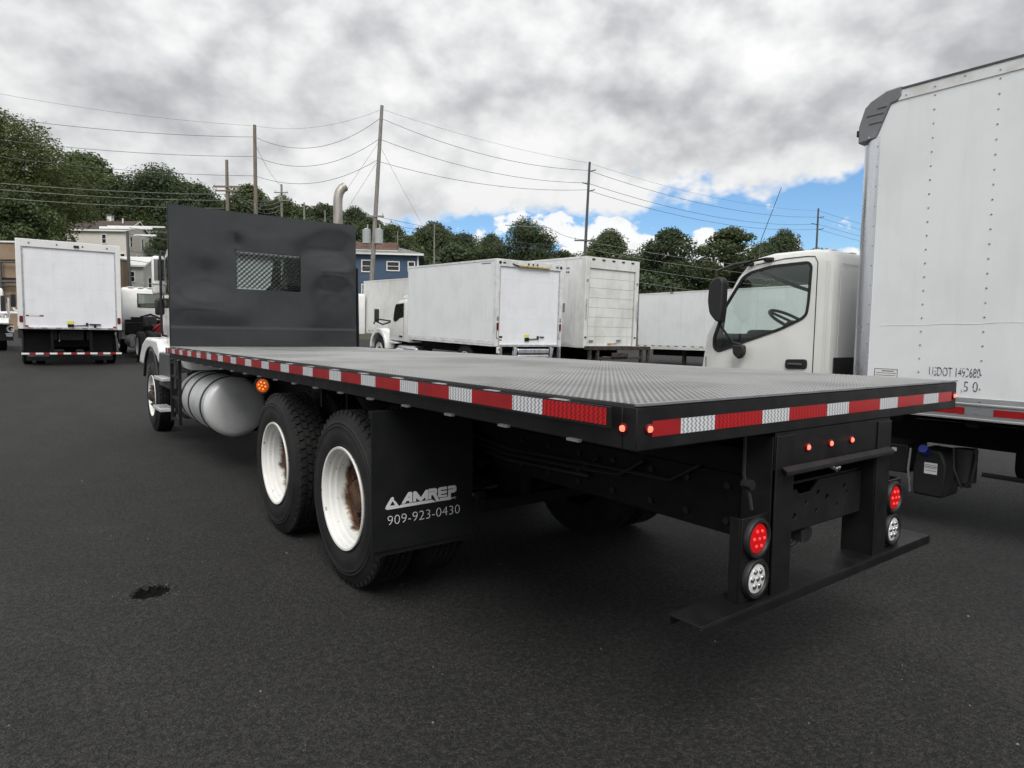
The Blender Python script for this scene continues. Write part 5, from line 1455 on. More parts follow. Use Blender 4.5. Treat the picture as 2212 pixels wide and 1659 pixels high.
def truck_l():
    hw = 1.315
    bot, dz1, h = box_body(TL, hw, 6.0, 1.13, 3.77, nseam=4, header=.22, pw=.12, post='white_truck')
    underbody(TL, hw, 6.0, 1.13, 1.3, 8.0)
    for x in (-1.0, -.32, .33, .97): MB().cyl((x, -.012, 3.66), (x, -.022, 3.66), .022, n=10).build('marker_light', 'black_plastic', TL)
    bx('camera_pod', 'black_plastic', TL, .10, .24, -.04, -.0125, 3.61, 3.68, bevel=.01); 
    for s in (-1, 1):
        tail(TL, s * (hw - .07), -.012, 1.42, h=.10, w=.045)
        bx('reflector', 'red_tape', TL, s * 1.12 - .04, s * 1.12 + .04, -.034, -.0305, 1.19, 1.24)
        x = -1.16 if s < 0 else .50
        f = bx('mud_flap', 'flap_rubber', TL, x, x + .62, .62, .63, .14, .98); f['label'] = 'black mud flap with a pale strip'
        bx('flap_strip', 'grey_plastic', f, x + .04, x + .58, .612, .6185, .27, .35)
        bx('skirt', 'black_plastic', TL, s * (hw - .03) - .05, s * (hw - .03) + .05, .02, .5, .85, 1.128)
    latch(TL, -.02, 1.24)
    bx('latch_hook', 'black_paint', TL, .45, .75, -.02, .026, 1.28, 1.31); bx('latch_post', 'black_paint', TL, .57, .63, -.02, .026, 1.18, 1.278)
    o = bx('door_decal', 'dark_red', TL, -1.13, -.70, .0245, .0275, 1.505, 1.545); bx('decal_field', 'label_white', o, -1.06, -.80, .0225, .0243, 1.512, 1.538)
    mb = MB()
    for x in (-.43, .33):
        for k in range(6):
            for j in range(4): mb.box(x - .006, x + .006, .0255, .0279, bot + h * k + .10 + .06 * j, bot + h * k + .13 + .06 * j)
    mb.build('door_rivets', 'white_rail', TL, kind='stuff')
    for k in range(13):
        if k % 2 == 0: bx('sill_tape', 'dark_red', TL, -1.1 + .17 * k, -.96 + .17 * k, -.0335, -.0305, 1.155, 1.175)
    # bumper bar with reflective pieces
    bx('bumper_bar', 'black_paint', TL, -1.28, 1.30, -.02, .06, .36, .43)
    ed = -1.275
    for k in range(15):
        ln = .15 if k % 2 else .195
        e2 = min(ed + ln * .99, 1.297)
        if e2 > ed: bx('red_tape' if k % 2 else 'white_tape', 'red_tape' if k % 2 else 'label_white', TL, ed, e2 - .002, -.0235, -.0205, .368, .422)
        ed += ln
    for x in (-.55, .45): bx('bumper_hanger', 'black_frame', TL, x, x + .08, .07, .14, .36, 1.12)
    MB().tube([(-.32, .3, .75), (-.32, .32, 1.0)], .02, 6).build('brake_pipe', 'aluminium', TL)
    bx('licence_panel', 'black_frame', TL, -.3, .3, .1, .12, .80, 1.1); bx('under_shade_sheet', 'black_frame', TL, -1.2, 1.2, .70, .72, .56, 1.12)  # the wide black sheet is added to stand in for shade under the box
    out = [(6.3, .92), (6.3, 1.7), (6.3, 2.40), (6.36, 2.52), (6.6, 2.57), (7.15, 2.52), (7.36, 2.40), (7.7, 1.72), (7.8, 1.50), (7.8, .95)]
    win = round_poly([(6.6, 1.85), (7.4, 1.80), (7.2, 2.3), (6.6, 2.35)], .03)
    conventional_cab(TL, -1.1, 1.1, 6.3, out, win, [(7.803, .95), (7.803, 1.45), (8.9, 1.25), (9.3, 1.0), (9.3, .55), (8.9, .55)], 8.6)
    MB().box(-1.52, -1.36, 7.6, 7.7, 1.75, 2.25).build('mirror', 'black_plastic', TL, bevel=.03)
    MB().tube([(-1.44, 7.65, 1.72), (-1.40, 7.62, 1.62), (-1.1, 7.6, 1.58)], .04, 8).build('mirror_arm', 'white_truck', TL)


truck_l()

# ------------------------------------------------------------------ cab-and-chassis behind it
TE = thing('cab_chassis', 'bare white cab and chassis truck with red engine parts beside the square box truck', 'truck', (3.0, 24.9, gz(24.9)), PITCH)


def truck_e():
    out = [(3.7, 1.45), (3.66, 1.9), (3.66, 2.42), (3.72, 2.58), (3.95, 2.66), (4.9, 2.62), (5.1, 2.5), (5.5, 1.75), (5.55, 1.5), (5.55, .95), (4.0, .95)]
    win = round_poly([(4.2, 1.80), (5.2, 1.80), (4.95, 2.35), (4.2, 2.40)], .04)
    c = conventional_cab(TE, -1.18, 1.18, 3.7, out, win, [(5.553, .95), (5.553, 1.45), (6.6, 1.3), (7.0, 1.0), (7.0, .55), (6.6, .55)], 5.0, seg=(1, 6), rear_win=(-.62, .62))
    MB().box(-.64, .64, 3.652, 3.668, 1.88, 1.905).box(-.64, .64, 3.652, 3.668, 2.40, 2.43).box(-.66, -.62, 3.652, 3.668, 1.88, 2.43).box(.62, .66, 3.652, 3.668, 1.88, 2.43).build('window_seal', 'black_plastic', c)
    MB().box(-.62, .62, 3.664, 3.668, 1.9, 2.42).build('rear_window', 'green_glass', c)
    for k in range(6): MB().box(-.95 + .34 * k, -.75 + .34 * k, 3.8, 4.7, 2.655, 2.69).build('roof_rib', 'white_truck', c, bevel=.02)
    for s in (-1, 1):
        bx('frame_rail', 'rusty_frame', TE, s * .42 - .04, s * .42 + .04, -1.4, 5.4, .72, .98)
        put_wheel(W_DUAL, TE, s * 1.17, .0, .52, s); put_wheel(W_IN, TE, s * .835, .0, .52, s)
        MB().cyl((s * .95, 1.7, .60), (s * .95, 2.9, .60), .26, n=20).build('fuel_tank', 'aluminium', TE)
        for y in (1.85, 2.25, 2.65): MB().lathe([(.262, y), (.27, y), (.27, y + .06), (.262, y + .06)], (s * .95, 0, .60), 'y', 24).build('tank_strap', 'black_plastic', TE)
    MB().cyl((-1.0, 0, .52), (1.0, 0, .52), .08).ball((0, 0, .52), .2).build('axle', 'black_frame', TE)
    MB().box(-.35, .3, 1.2, 2.0, .85, 1.25).tube([(-.5, 1.1, 1.05), (-.2, 1.0, 1.35), (.2, 1.05, 1.3), (.5, 1.2, 1.0)], .05, 8).ball((.1, 1.1, 1.1), .22).build('transmission', 'red_engine', TE, bevel=.03)
    MB().box(-.9, -.45, 3.2, 3.6, 1.0, 1.5).tube([(-.6, 3.3, 1.5), (-.3, 3.0, 1.62), (.1, 3.1, 1.45), (.5, 3.2, 1.5)], .04, 8).build('air_lines', 'black_frame', TE)
    MB().box(-1.12, 1.12, 3.35, 3.6, .80, 1.40).box(-1.15, -.55, 2.95, 3.34, .86, 1.30).build('cab_mount', 'black_frame', TE, bevel=.02)
    for x in (-.3, .1, .5): MB().tube([(x, 3.3, 1.35), (x + .1, 2.8, 1.55), (x - .1, 2.2, 1.30), (x, 1.6, 1.05)], .03, 6).build('hose', 'black_plastic', TE)
    MB().box(-.62, -.2, 2.2, 2.5, 1.15, 1.55).build('air_box', 'black_plastic', TE, bevel=.03)
    MB().prism([(-.5, 1.02), (.3, 1.06), (.85, 1.20), (.85, 1.24), (.25, 1.10), (-.5, 1.06)], 'x', .35, 1.1).build('half_wing', 'white_truck', TE)


truck_e()

# ------------------------------------------------------------------ truck cut by the left edge of the view, behind the square box truck
TG = thing('tractor_unit', 'white truck at the left edge with G on its black mud flap', 'truck', (-3.0, 31.8, gz(31.8)), PITCH)


def truck_g():
    out = [(1.2, .95), (1.2, 1.9), (1.2, 2.35), (1.3, 2.5), (2.2, 2.45), (2.4, 2.3), (2.7, 1.7), (2.75, 1.5), (2.75, .95)]
    win = round_poly([(1.5, 1.55), (2.5, 1.55), (2.25, 2.15), (1.5, 2.2)], .04)
    c = conventional_cab(TG, -1.1, 1.1, 1.2, out, win, [(2.753, .9), (2.753, 1.35), (3.6, 1.2), (4.0, 1.0), (4.0, .55), (3.6, .55)], 3.2, seg=(1, 5), rear_win=(-.9, .95))
    MB().box(-.9, .95, 1.203, 1.206, 1.9, 2.35).build('rear_window', 'green_glass', c)
    for s in (-1, 1):
        bx('frame_rail', 'black_frame', TG, s * .42 - .04, s * .42 + .04, -1.0, 2.5, .72, .98)
        put_wheel(W_DUAL, TG, s * 1.17, .35, .52, s); put_wheel(W_IN, TG, s * .835, .35, .52, s)
    f = bx('mud_flap', 'flap_rubber', TG, .75, 1.38, -.36, -.35, .42, 1.06)
    text_mesh('printed_letter', 'G', .36, 'print_white', f, (1.16, -.3615, .76), (R(90), 0, 0), ext=.0005, off=.012)
    bx('printed_line', 'print_white', f, 1.14, 1.36, -.3625, -.3605, .66, .70); bx('printed_line', 'print_white', f, 1.16, 1.36, -.3625, -.3605, .59, .625)
    MB().prism([(-.62, 1.12), (-.2, 1.25), (.4, 1.30), (.95, 1.22), (.95, 1.18), (.4, 1.24), (-.2, 1.19), (-.6, 1.07)], 'x', .72, 1.25).build('half_wing', 'white_truck', TG)
    MB().box(1.0, 1.14, .9, 1.1, 1.45, 2.2).build('mirror', 'black_plastic', TG, bevel=.04)
    MB().tube([(1.25, .6, 1.2), (1.25, .6, 2.1)], .05, 10).build('stack', 'chrome', TG)
    MB().tube([(.8, .95, 1.5), (1.25, .9, 1.5), (1.6, .9, 1.5)], .06, 8).build('mirror_arm', 'white_truck', TG)
    bx('cab_skirt', 'white_truck', TG, -.4, .95, .95, 1.19, .95, 1.48, bevel=.04)


truck_g()

# ------------------------------------------------------------------ houses (local: x along the front, y depth, z up; turned to face the lot)
def face(u_dir):     # rotation about z so that local x runs along the view's right, plus a turn
    return -YAW + R(u_dir)


def window_unit(root, x, z, w, h, y=0.0, axis='y', mat='dark_pane'):
    """frame, sash bar and pane on a wall in the plane y (facing -y) or x plane (facing +x)"""
    t = .12
    if axis == 'y':
        fr = MB().holed([(x - t, z - t), (x + w + t, z - t), (x + w + t, z + h + t), (x - t, z + h + t)], [[(x, z), (x + w, z), (x + w, z + h), (x, z + h)]], 'y', y - .09, y - .002)
        o = fr.build('window', 'trim_white', root)
        bx('pane', mat, o, x + .001, x + w - .001, y - .03, y - .004, z + .001, z + h - .001)
        bx('sash', 'trim_white', o, x + .002, x + w - .002, y - .06, y - .031, z + h * .5 - .03, z + h * .5 + .03)
    else:
        fr = MB().holed([(x - t, z - t), (x + w + t, z - t), (x + w + t, z + h + t), (x - t, z + h + t)], [[(x, z), (x + w, z), (x + w, z + h), (x, z + h)]], 'x', y + .002, y + .09)
        o = fr.build('window', 'trim_white', root)
        bx('pane', mat, o, y + .004, y + .03, x + .001, x + w - .001, z + .001, z + h - .001)
        bx('sash', 'trim_white', o, y + .031, y + .06, x + .002, x + w - .002, z + h * .5 - .03, z + h * .5 + .03)
    return o


def gable_house(name, label, u, d, z, turn, ln, dp, hw, hr, wall, roof, wins=(), gwins=(), over=.35):
    p = yard(u, d, z)
    h = thing(name, label, 'house', p, (0, 0, face(turn)))
    MB().box(0, ln, 0, dp, -3, hw - .001).build('wall', wall, h)
    MB().prism([(0, hw), (dp, hw), (dp / 2, hr - .12)], 'x', .002, ln - .002).build('gable', wall, h)
    k = (hr - hw) / (dp / 2)
    for s in (0, 1):
        a = (-over, hw - over * k) if s == 0 else (dp + over, hw - over * k)
        b = (dp / 2, hr)
        MB().prism([a, b, (b[0], b[1] + .14), (a[0], a[1] + .14)], 'x', -over, ln + over).build('roof', roof, h)
        MB().box(-over, ln + over, min(a[0], a[0] + (.06 if s else -.06)), max(a[0], a[0] + (.06 if s else -.06)), a[1] - .08, a[1] + .16).build('gutter', 'trim_white', h)
    for e in (-over - .03, ln + over):
        MB().prism([(-over, hw - over * k - .12), (dp / 2, hr - .06), (dp + over, hw - over * k - .12), (dp + over, hw - over * k + .14), (dp / 2, hr + .16), (-over, hw - over * k + .14)], 'x', e, e + .03).build('barge_board', 'trim_white', h)
    for (x, zz, w, hh) in wins: window_unit(h, x, zz, w, hh)
    for (y, zz, w, hh) in gwins: window_unit(h, y, zz, w, hh, ln, 'x')
    return h


h = gable_house('house', 'cream clapboard house with brown roof and gable on the wooded slope', -68.0, 101, 9.2, 1, 9.3, 6.2, 7.3, 9.0, 'siding_cream', 'roof_brown',
                wins=[(5.6, 5.3, .55, 1.25), (8.3, 2.4, .6, 1.3)], gwins=[(.8, 4.9, .5, 1.5), (4.0, 4.9, .5, 1.6), (2.6, 2.2, .9, 1.6)])
c = MB().box(4.6, 5.3, 3.0, 3.7, 8.2, 9.9).build('chimney', 'trim_white', h)
MB().box(4.5, 5.4, 2.9, 3.8, 9.9, 10.05).build('chimney_cap', 'roof_grey', c)
bx('vent_pipe', 'trim_white', h, 7.4, 7.55, 2.2, 2.35, 8.3, 9.4)
h = gable_house('house', 'low white house with small windows below the cream clapboard house', -58.5, 90, 5.6, 2, 8.2, 5.5, 4.6, 5.9, 'siding_white', 'siding_white',
                wins=[(2.6, .8, .6, 1.3), (4.4, .9, .45, 1.6), (6.4, 2.4, .6, 1.3)], gwins=[(1.2, 1.6, .8, 1.4)])
MB().prism([(0, 0), (3.2, 0), (3.0, .9), (0, 1.2)], 'x', 2.0, 5.0)
h = gable_house('house', 'pale grey house edge beside the black headboard', -62.2, 112, 11.0, 5, 9.0, 6.0, 7.0, 8.6, 'siding_white', 'roof_grey', wins=[(1.5, 4.2, .8, 1.4)])
h = gable_house('house', 'small white house half hidden in the big trees', -94.0, 124, 17.5, 8, 7.0, 5.0, 4.6, 6.0, 'siding_white', 'trim_white', wins=[(1.5, 2.4, 1.0, 1.2), (4.0, 2.4, 1.0, 1.2)])


def blue_house():
    p = yard(-23.5, 80, 3.2)
    h = thing('house', 'blue clapboard house with white windows and grey hip roof', 'house', p, (0, 0, face(6)))
    MB().box(0, 11.9, 0, 8, -2, 7.85).build('wall', 'siding_blue', h)
    e = .55; z0 = 7.75; ov = [(-e, -e), (12.0 + e, -e), (12.0 + e, 8 + e), (-e, 8 + e)]
    vs = [(x, y, z0) for x, y in ov] + [(x, y, z0 + .22) for x, y in ov] + [(4, 4, 9.35), (8.6, 4, 9.35)]
    MB().add(vs, [(0, 3, 2, 1), (0, 1, 5, 4), (1, 2, 6, 5), (2, 3, 7, 6), (3, 0, 4, 7), (4, 5, 9, 8), (5, 6, 9), (6, 7, 8, 9), (7, 4, 8)]).build('roof', 'roof_grey', h, recalc=True, angle=15)
    bx('fascia', 'trim_white', h, -e - .03, 12 + e + .03, -e - .05, -e - .005, z0 - .02, z0 + .20)
    MB().prism([(2.0, 8.2), (4.4, 8.2), (3.2, 9.7)], 'x', 2.0, 8.0)
    d = MB().box(.3, 9.3, 1.2, 5.5, 8.3, 9.40).build('upper_roof', 'roof_red', h, bevel=.05)
    bx('ledge', 'trim_white', d, 2.8, 9.35, .75, 1.18, 8.22, 8.42)
    for x, z, w, hh in ((5.2, 5.75, 1.0, 1.25), (8.2, 5.95, 1.35, .95), (11.1 - .35, 5.95, .65, 1.0), (5.2, 2.9, 1.0, 1.2), (8.2, 3.1, 1.35, .95)):
        window_unit(h, x, z, w, hh)
    bx('corner_board', 'trim_white', h, 11.78, 11.95, -.06, .1, -1, 7.74)
    bx('side_porch', 'trim_white', h, 12.0, 13.2, 1.0, 2.5, 5.1, 5.3)
    MB().cyl((9.15, 4.0, 9.55), (9.15, 4.0, 11.2), .05).box(8.6, 9.7, 3.97, 4.03, 10.6, 10.65).build('roof_aerial', 'pole_grey', h)


blue_house()


def tan_building():
    p = yard(-50.0, 49.5, 0.6)
    b = thing('industrial_building', 'plain tan building wall at the left edge behind the white trucks', 'building', p, (0, 0, face(4)))
    MB().box(0, 14.6, 0, 12, -1, 7.3).build('wall', 'tan_wall', b)
    bx('coping', 'trim_white', b, -.1, 14.7, -.1, 12.1, 7.301, 7.42)
    for z in (4.45, 4.62): MB().cyl((0, -.08, z), (14.5, -.08, z), .05, n=8).build('conduit', 'black_plastic', b)
    MB().tube([(0, -.05, 6.0), (6, -.05, 5.9), (14.5, -.05, 6.05)], .03, 6).build('cable', 'black_plastic', b)


tan_building()


# ------------------------------------------------------------------ poles and wires
def pole(label, u, d, z_top, u_foot=None, r=.17, mat='pole_wood', arms=(), name='utility_pole', z_foot=None):
    uf = u if u_foot is None else u_foot
    zf = hill(uf, d) - .3 if z_foot is None else z_foot
    base = yard(uf, d, zf)
    t = thing(name, label, 'utility pole', base, (0, 0, -YAW))
    du = u - uf; H = z_top - zf
    MB().tube([(0, 0, 0), (du * .5, 0, H * .5), (du, 0, H)], [r * 1.25, r * 1.05, r * .8], 10).build('shaft', mat, t)
    for (z, a, b, th) in arms:
        zz = z - zf; x = du * zz / H
        MB().box(x + a, x + b, -.22, -.12, zz - th, zz + th).build('cross_arm', mat, t)
        for e in (a + .1, b - .1): MB().cyl((x + e, -.17, zz + th), (x + e, -.17, zz + th + .22), .05, .03, 8).build('insulator', 'transformer', t)
    return t, (lambda z: (uf + du * (z - zf) / H))


p1, _ = pole('tall straight wooden pole rising behind the black headboard', -22.42, 58, 19.15, r=.17, mat='pole_wood')
p2, _ = pole('shorter brown pole with a double cross arm, left of the tall straight pole', -28.30, 66, 18.2, r=.18, mat='pole_wood', arms=[(15.6, -1.3, 1.3, .09), (15.2, -1.1, 1.1, .07)])
p3, f3 = pole('tallest leaning grey pole carrying two transformers beside the headboard', -11.09, 56, 20.26, -12.25, r=.17, mat='pole_grey', arms=[(11.2, -.75, .75, .07)])
for x, s in ((-.60, 1), (.42, -1)):
    zf = p3.location.z; zz = 9.6 - zf
    xx = (9.6 - zf) * 1.16 / (20.26 - zf)
    MB().cyl((xx + x, -.15, zz - .65), (xx + x, -.15, zz + .5), .36, n=16).cyl((xx + x, -.15, zz + .5), (xx + x, -.15, zz + .62), .30, .12, 14).cyl((xx + x + .1, -.25, zz + .6), (xx + x + .1, -.25, zz + .95), .05, n=8).box(xx + x - .1, xx + x + .1, -.50, -.12, zz + .1, zz + .2).build('transformer', 'transformer', p3)
pole('thin distant pole with short arms, right of the tall straight pole', -27.82, 80, 19.0, r=.15, mat='pole_grey', arms=[(18.0, -.8, .8, .06), (17.1, -.3, 1.1, .06)])
pole('small distant grey pole over the right half of the headboard', -29.85, 95, 19.8, r=.14, mat='pole_grey')
pole('smallest distant pole just left of the exhaust stack', -31.15, 110, 21.5, r=.13, mat='pole_grey')
p7, _ = pole('dark slim pole standing behind the tall weathered box', 7.08, 64, 18.0, 6.6, r=.14, mat='pole_dark', arms=[(10.6, -1.1, 1.1, .06)])
for z, s in ((17.2, 1), (16.0, -1), (15.35, 1)):
    t = p7; zz = z - t.location.z; x = .48 * zz / (18.0 - t.location.z)
    MB().tube([(x, 0, zz - .1), (x + s * .35, -.05, zz), (x + s * .62, -.05, zz + .06)], .05, 6).build('bracket', 'pole_dark', t)
p8, _ = pole('dark slim pole beyond the cabover roof near the right box', 45.35, 100, 21.0, 45.3, r=.15, mat='pole_dark')
for z, s in ((19.7, 1), (18.7, -1), (17.95, 1)):
    t = p8; zz = z - t.location.z
    MB().tube([(0, 0, zz - .1), (s * .5, -.05, zz), (s * .95, -.05, zz + .08)], .06, 6).build('bracket', 'pole_dark', t)
p9, _ = pole('leaning dark pole with street lamp arm in front of the cream clapboard house', -35.95, 62, 10.6, -35.75, r=.15, mat='pole_dark')
MB().box(-2.6, 2.3, -.3, -.16, 10.75 - p9.location.z, 10.95 - p9.location.z).box(-1.9, 3.4, -.2, -.05, 10.92 - p9.location.z, 11.05 - p9.location.z).build('cross_arm', 'trim_white', p9)
MB().box(.55, 2.6, -.3, -.14, 10.12 - p9.location.z, 10.28 - p9.location.z).build('lower_arm', 'trim_white', p9)
pole('slim pole above the blue house roof', -8.85, 74, 13.6, r=.08, mat='pole_grey')


def wire(label, a, b, sag, r=.022, mat='wire', name='power_line', n=16, group=None):
    a, b = yard(*a), yard(*b)
    pts = []
    for i in range(n + 1):
        t = i / n; p = a.lerp(b, t); p.z -= sag * 4 * t * (1 - t); pts.append(p)
    o = MB().tube(pts, r * .72, 5).build(name, mat)
    return tag(o, label, 'power line', group)


LZ = [19.11, 17.38, 15.78, 14.54]; Z1 = [19.07, 18.14, 16.51, 14.87]
Z3 = [19.96, 19.25, 17.56, 15.79]; U3 = [-11.09, -11.21, -11.32, -11.59]
Z7 = [17.91, 17.22, 16.05, 15.40]; U7 = [7.0, 6.93, 6.87, 6.84]
Z8 = [20.67, 19.72, 18.7, 17.95]
NM = ['topmost', 'second', 'third', 'lowest of four']
for k in range(4):
    # extended beyond the left edge of the view
    t = 1.35
    uL, dL, zL = -22.42 + (-38.1 + 22.42) * t, 58 + (50 - 58) * t, Z1[k] + (LZ[k] - Z1[k]) * t
    wire(f'{NM[k]} power line running left from the tall straight pole', (uL, dL, zL), (-22.42, 58, Z1[k]), .55, .014 if k == 0 else .026)
    wire(f'{NM[k]} power line between the tall straight pole and the leaning transformer pole', (-22.42, 58, Z1[k]), (U3[k], 56, Z3[k]), [.75, 1.6, 1.45, 1.2][k], .013 if k == 0 else .026)
    wire(f'{NM[k]} power line between the leaning transformer pole and the dark slim pole', (U3[k], 56, Z3[k]), (U7[k], 64, Z7[k]), [.4, .9, .85, .75][k], .014 if k == 0 else .026)
    wire(f'{NM[k]} power line between the two dark slim poles', (U7[k], 64, Z7[k]), (45.35, 100, Z8[k]), [1.0, 1.2, 1.3, 1.3][k], .016 if k == 0 else .03)
    wire(f'{NM[k]} power line running right from the far dark slim pole', (45.35, 100, Z8[k]), (110, 150, Z8[k] + 1.5), 1.2, .03)
for k, (za, u2, z2) in enumerate([(12.48, -28.3, 14.9), (12.01, -28.3, 14.3), (11.40, -28.3, 13.55)]):
    t = 1.35
    wire(f'{["upper", "middle", "lower"][k]} pale cable crossing the big trees towards the brown pole', (u2 + (-38.36 - u2) * t, 66 + (50 - 66) * t, z2 + (za - z2) * t), (u2, 66, z2), .35, .035, 'wire_light', 'cable')
wire('guy wire slanting left from the leaning transformer pole', (-11.3, 56, 17.4), (-15.8, 55, 10.2), 0, .016, name='guy_wire')
wire('second guy wire slanting left from the leaning transformer pole', (-11.55, 56, 15.6), (-14.9, 55, 9.8), 0, .016, name='guy_wire')
wire('guy wire dropping right from the leaning transformer pole', (-11.2, 56, 16.9), (-8.9, 70, 11.6), 0.1, .016, name='guy_wire')
wire('guy wire from the tall straight pole to the thin distant pole', (-22.4, 58, 17.6), (-27.8, 80, 18.8), 0.5, .02, name='guy_wire')
for k in range(4):
    wire(f'{NM[k]} slack cable linking the brown pole and the thin distant pole', (-28.3 + .3 * k, 66, 15.5 - .35 * k), (-27.8, 80, 17.6 - .5 * k), .9, .03, 'wire_light', 'cable')
wire('upper thin cable from the transformer pole across the blue sky gap', (-11.9, 56, 11.3), (7.0, 88, 13.2), .4, .025, name='cable')
wire('lower thin cable from the transformer pole across the blue sky gap', (-11.9, 56, 10.9), (6.9, 88, 12.6), .4, .025, name='cable')
wire('pale service bar of cable in front of the round dark tree', (-1.2, 88, 15.9), (4.6, 86, 15.3), .0, .07, 'wire_light', 'cable')
wire('cable from the round dark tree to the dark slim pole', (4.6, 86, 15.3), (6.7, 64, 10.7), .3, .03, name='cable')
for k, z in enumerate((10.6, 9.9, 8.9, 7.6)):
    wire(f'{NM[k]} dark cable below the slim poles crossing the right hand trees', (6.7, 64, z), (44, 78, z - 1.2 - .2 * k), .8, .03, 'wire_light', 'cable')
for k, z in enumerate((9.6, 9.1, 7.8, 7.1)):
    wire(f'{NM[k]} dark cable crossing the blue house front', (-12.1, 56, z - .9), (-30, 52, z - .2), .4, .03, name='cable')


def rail_fence():
    f = thing('rail_fence', 'dark pipe rail fence behind the bare cab and chassis truck', 'fence', yard(-40, 50, 3.2), (0, 0, -YAW))
    for z, r in ((1.75, .09), (1.45, .05), (.7, .05), (3.2, .06)): MB().cyl((-3, 0, z), (9, 0, z), r, n=8).build('rail', 'pole_dark', f)
    for x in (-1.5, 1.4, 5.6, 8.5): MB().cyl((x, 0, -2.2), (x, 0, 3.4 if x > 1 else 1.8), .09, n=8).build('post', 'pole_dark', f)


rail_fence()


# ------------------------------------------------------------------ trees
def tree_meshes(seed, h, rad, clumps, per, leaf, flat=.8, low=.25, cr=(.17, .33)):
    """crown as leaf clumps spread through an uneven volume; trunk and limbs"""
    rnd = random.Random(seed); nr = np.random.RandomState(seed)
    C = []; lim = MB()
    trunk_top = h * .55
    path = [(0, 0, 0), (rnd.uniform(-.2, .2), rnd.uniform(-.2, .2), h * .25), (rnd.uniform(-.4, .4), rnd.uniform(-.4, .4), trunk_top), (rnd.uniform(-.6, .6), rnd.uniform(-.6, .6), h * .85)]
    tr = h * .022
    lim.tube(path, [tr * 1.3, tr, tr * .7, tr * .2], 8)
    for k in range(clumps):
        t = rnd.random(); z = low + (1 - low) * t
        # envelope: widest at 45 % of the crown
        e = math.sin(math.pi * min(1, (t * .86 + .16))) ** .62
        a = rnd.uniform(0, 6.283); q = rnd.random() ** .45
        wob = 1 + .28 * mnoise.noise(Vector((math.cos(a) * 1.4 + seed, math.sin(a) * 1.4, t * 2.2)))
        c = Vector((math.cos(a) * rad * e * q * wob, math.sin(a) * rad * e * q * wob, z * h * .94))
        C.append((c, rad * rnd.uniform(*cr)))
        if k % 4 == 0:
            p = Vector((path[2][0], path[2][1], h * rnd.uniform(.25, .6)))
            lim.tube([p, p.lerp(c, .5) + Vector((0, 0, .3)), c], [tr * .42, tr * .25, tr * .08], 5)
    n = clumps * per
    cc = np.array([c[0] for c in C]); rr = np.array([c[1] for c in C])
    ci = np.repeat(np.arange(clumps), per)
    d = nr.normal(size=(n, 3)); d /= np.linalg.norm(d, axis=1)[:, None]
    pos = cc[ci] + d * (rr[ci] * nr.uniform(.35, 1.12, n) ** .6)[:, None] * np.array([1, 1, flat])
    nrm = d * .75 + nr.normal(size=(n, 3)) * .55 + np.array([0, 0, .35]); nrm /= np.linalg.norm(nrm, axis=1)[:, None]
    ref = nr.normal(size=(n, 3)); a = np.cross(nrm, ref); a /= np.linalg.norm(a, axis=1)[:, None]; b = np.cross(nrm, a)
    s = leaf * nr.uniform(.55, 1.3, n)[:, None]
    V = np.stack([pos - a * s, pos - b * s * .6 + nrm * s * .12, pos + a * s, pos + b * s * .6 + nrm * s * .12], 1).reshape(-1, 3).astype(np.float32)
    me = bpy.data.meshes.new('crown'); F = n
    me.vertices.add(4 * F); me.vertices.foreach_set('co', V.ravel())
    me.loops.add(4 * F); me.loops.foreach_set('vertex_index', np.arange(4 * F, dtype=np.int32))
    me.polygons.add(F); me.polygons.foreach_set('loop_start', np.arange(0, 4 * F, 4, dtype=np.int32))
    me.update(calc_edges=True)
    return me, lim.mesh('trunk', ['bark'])


TM = [tree_meshes(11, 14, 5.2, 130, 230, .165), tree_meshes(12, 14, 4.6, 115, 230, .155, low=.18), tree_meshes(13, 14, 6.4, 150, 210, .17, low=.15),
      tree_meshes(14, 14, 4.2, 80, 190, .165, flat=.7, low=.3), tree_meshes(15, 14, 5.6, 180, 220, .135, low=.12), tree_meshes(16, 14, 5.6, 620, 150, .075, low=.40, cr=(.09, .19))]
LEAFM = {}


def tree(k, mat, label, u, d, top, width, name='tree', base=None, group=None, cat='tree'):
    """top: height of the crown's top; width: crown width in metres"""
    zf = hill(u, d) - .3 if base is None else base
    me, tm = TM[k]
    if (k, mat) not in LEAFM:
        m2 = me.copy(); m2.materials.append(MATS[mat]); LEAFM[k, mat] = m2
    rad = {0: 5.2, 1: 4.6, 2: 6.4, 3: 4.2, 4: 5.6, 5: 5.6}[k]
    t = thing(name, label, cat, yard(u, d, zf), (0, 0, (u * 1.7 + d) % 6.28), group=group)
    sx = width / 2 / rad / .98; sz = (top - zf) / 14 / .99
    for nm, m in (('crown', LEAFM[k, mat]), ('trunk', tm)):
        o = bpy.data.objects.new(nm, m); COL.objects.link(o); o.parent = t; o.scale = (sx, sx, sz)


tree(5, 'leaves_light', 'biggest broad green tree filling the top left corner', -61.5, 74, 27.4, 26.0)
tree(2, 'leaves', 'round green tree in front of the biggest tree, left of the cream house', -53.6, 72, 17.0, 11.5)
tree(1, 'leaves', 'green tree rising right of the biggest tree over its shoulder', -78.0, 122, 33.5, 19.2)
tree(2, 'leaves_dark', 'wide dark tree under the biggest tree behind the tan building', -60.0, 68, 15.5, 16.6)
tree(4, 'leaves_dark', 'broad dark hilltop tree left of the headboard', -64.5, 122, 30.8, 21.8)
tree(2, 'leaves_dark', 'lower dark tree between the hilltop tree and the brown pole', -56.0, 118, 27.0, 15.4)
tree(1, 'leaves_dark', 'dark tree filling the slope left of the broad hilltop tree', -73.0, 116, 27.5, 15.4)
tree(2, 'leaves_light', 'light green rounded bush tree right of the cream house roof', -64.5, 116, 22.6, 11.0)
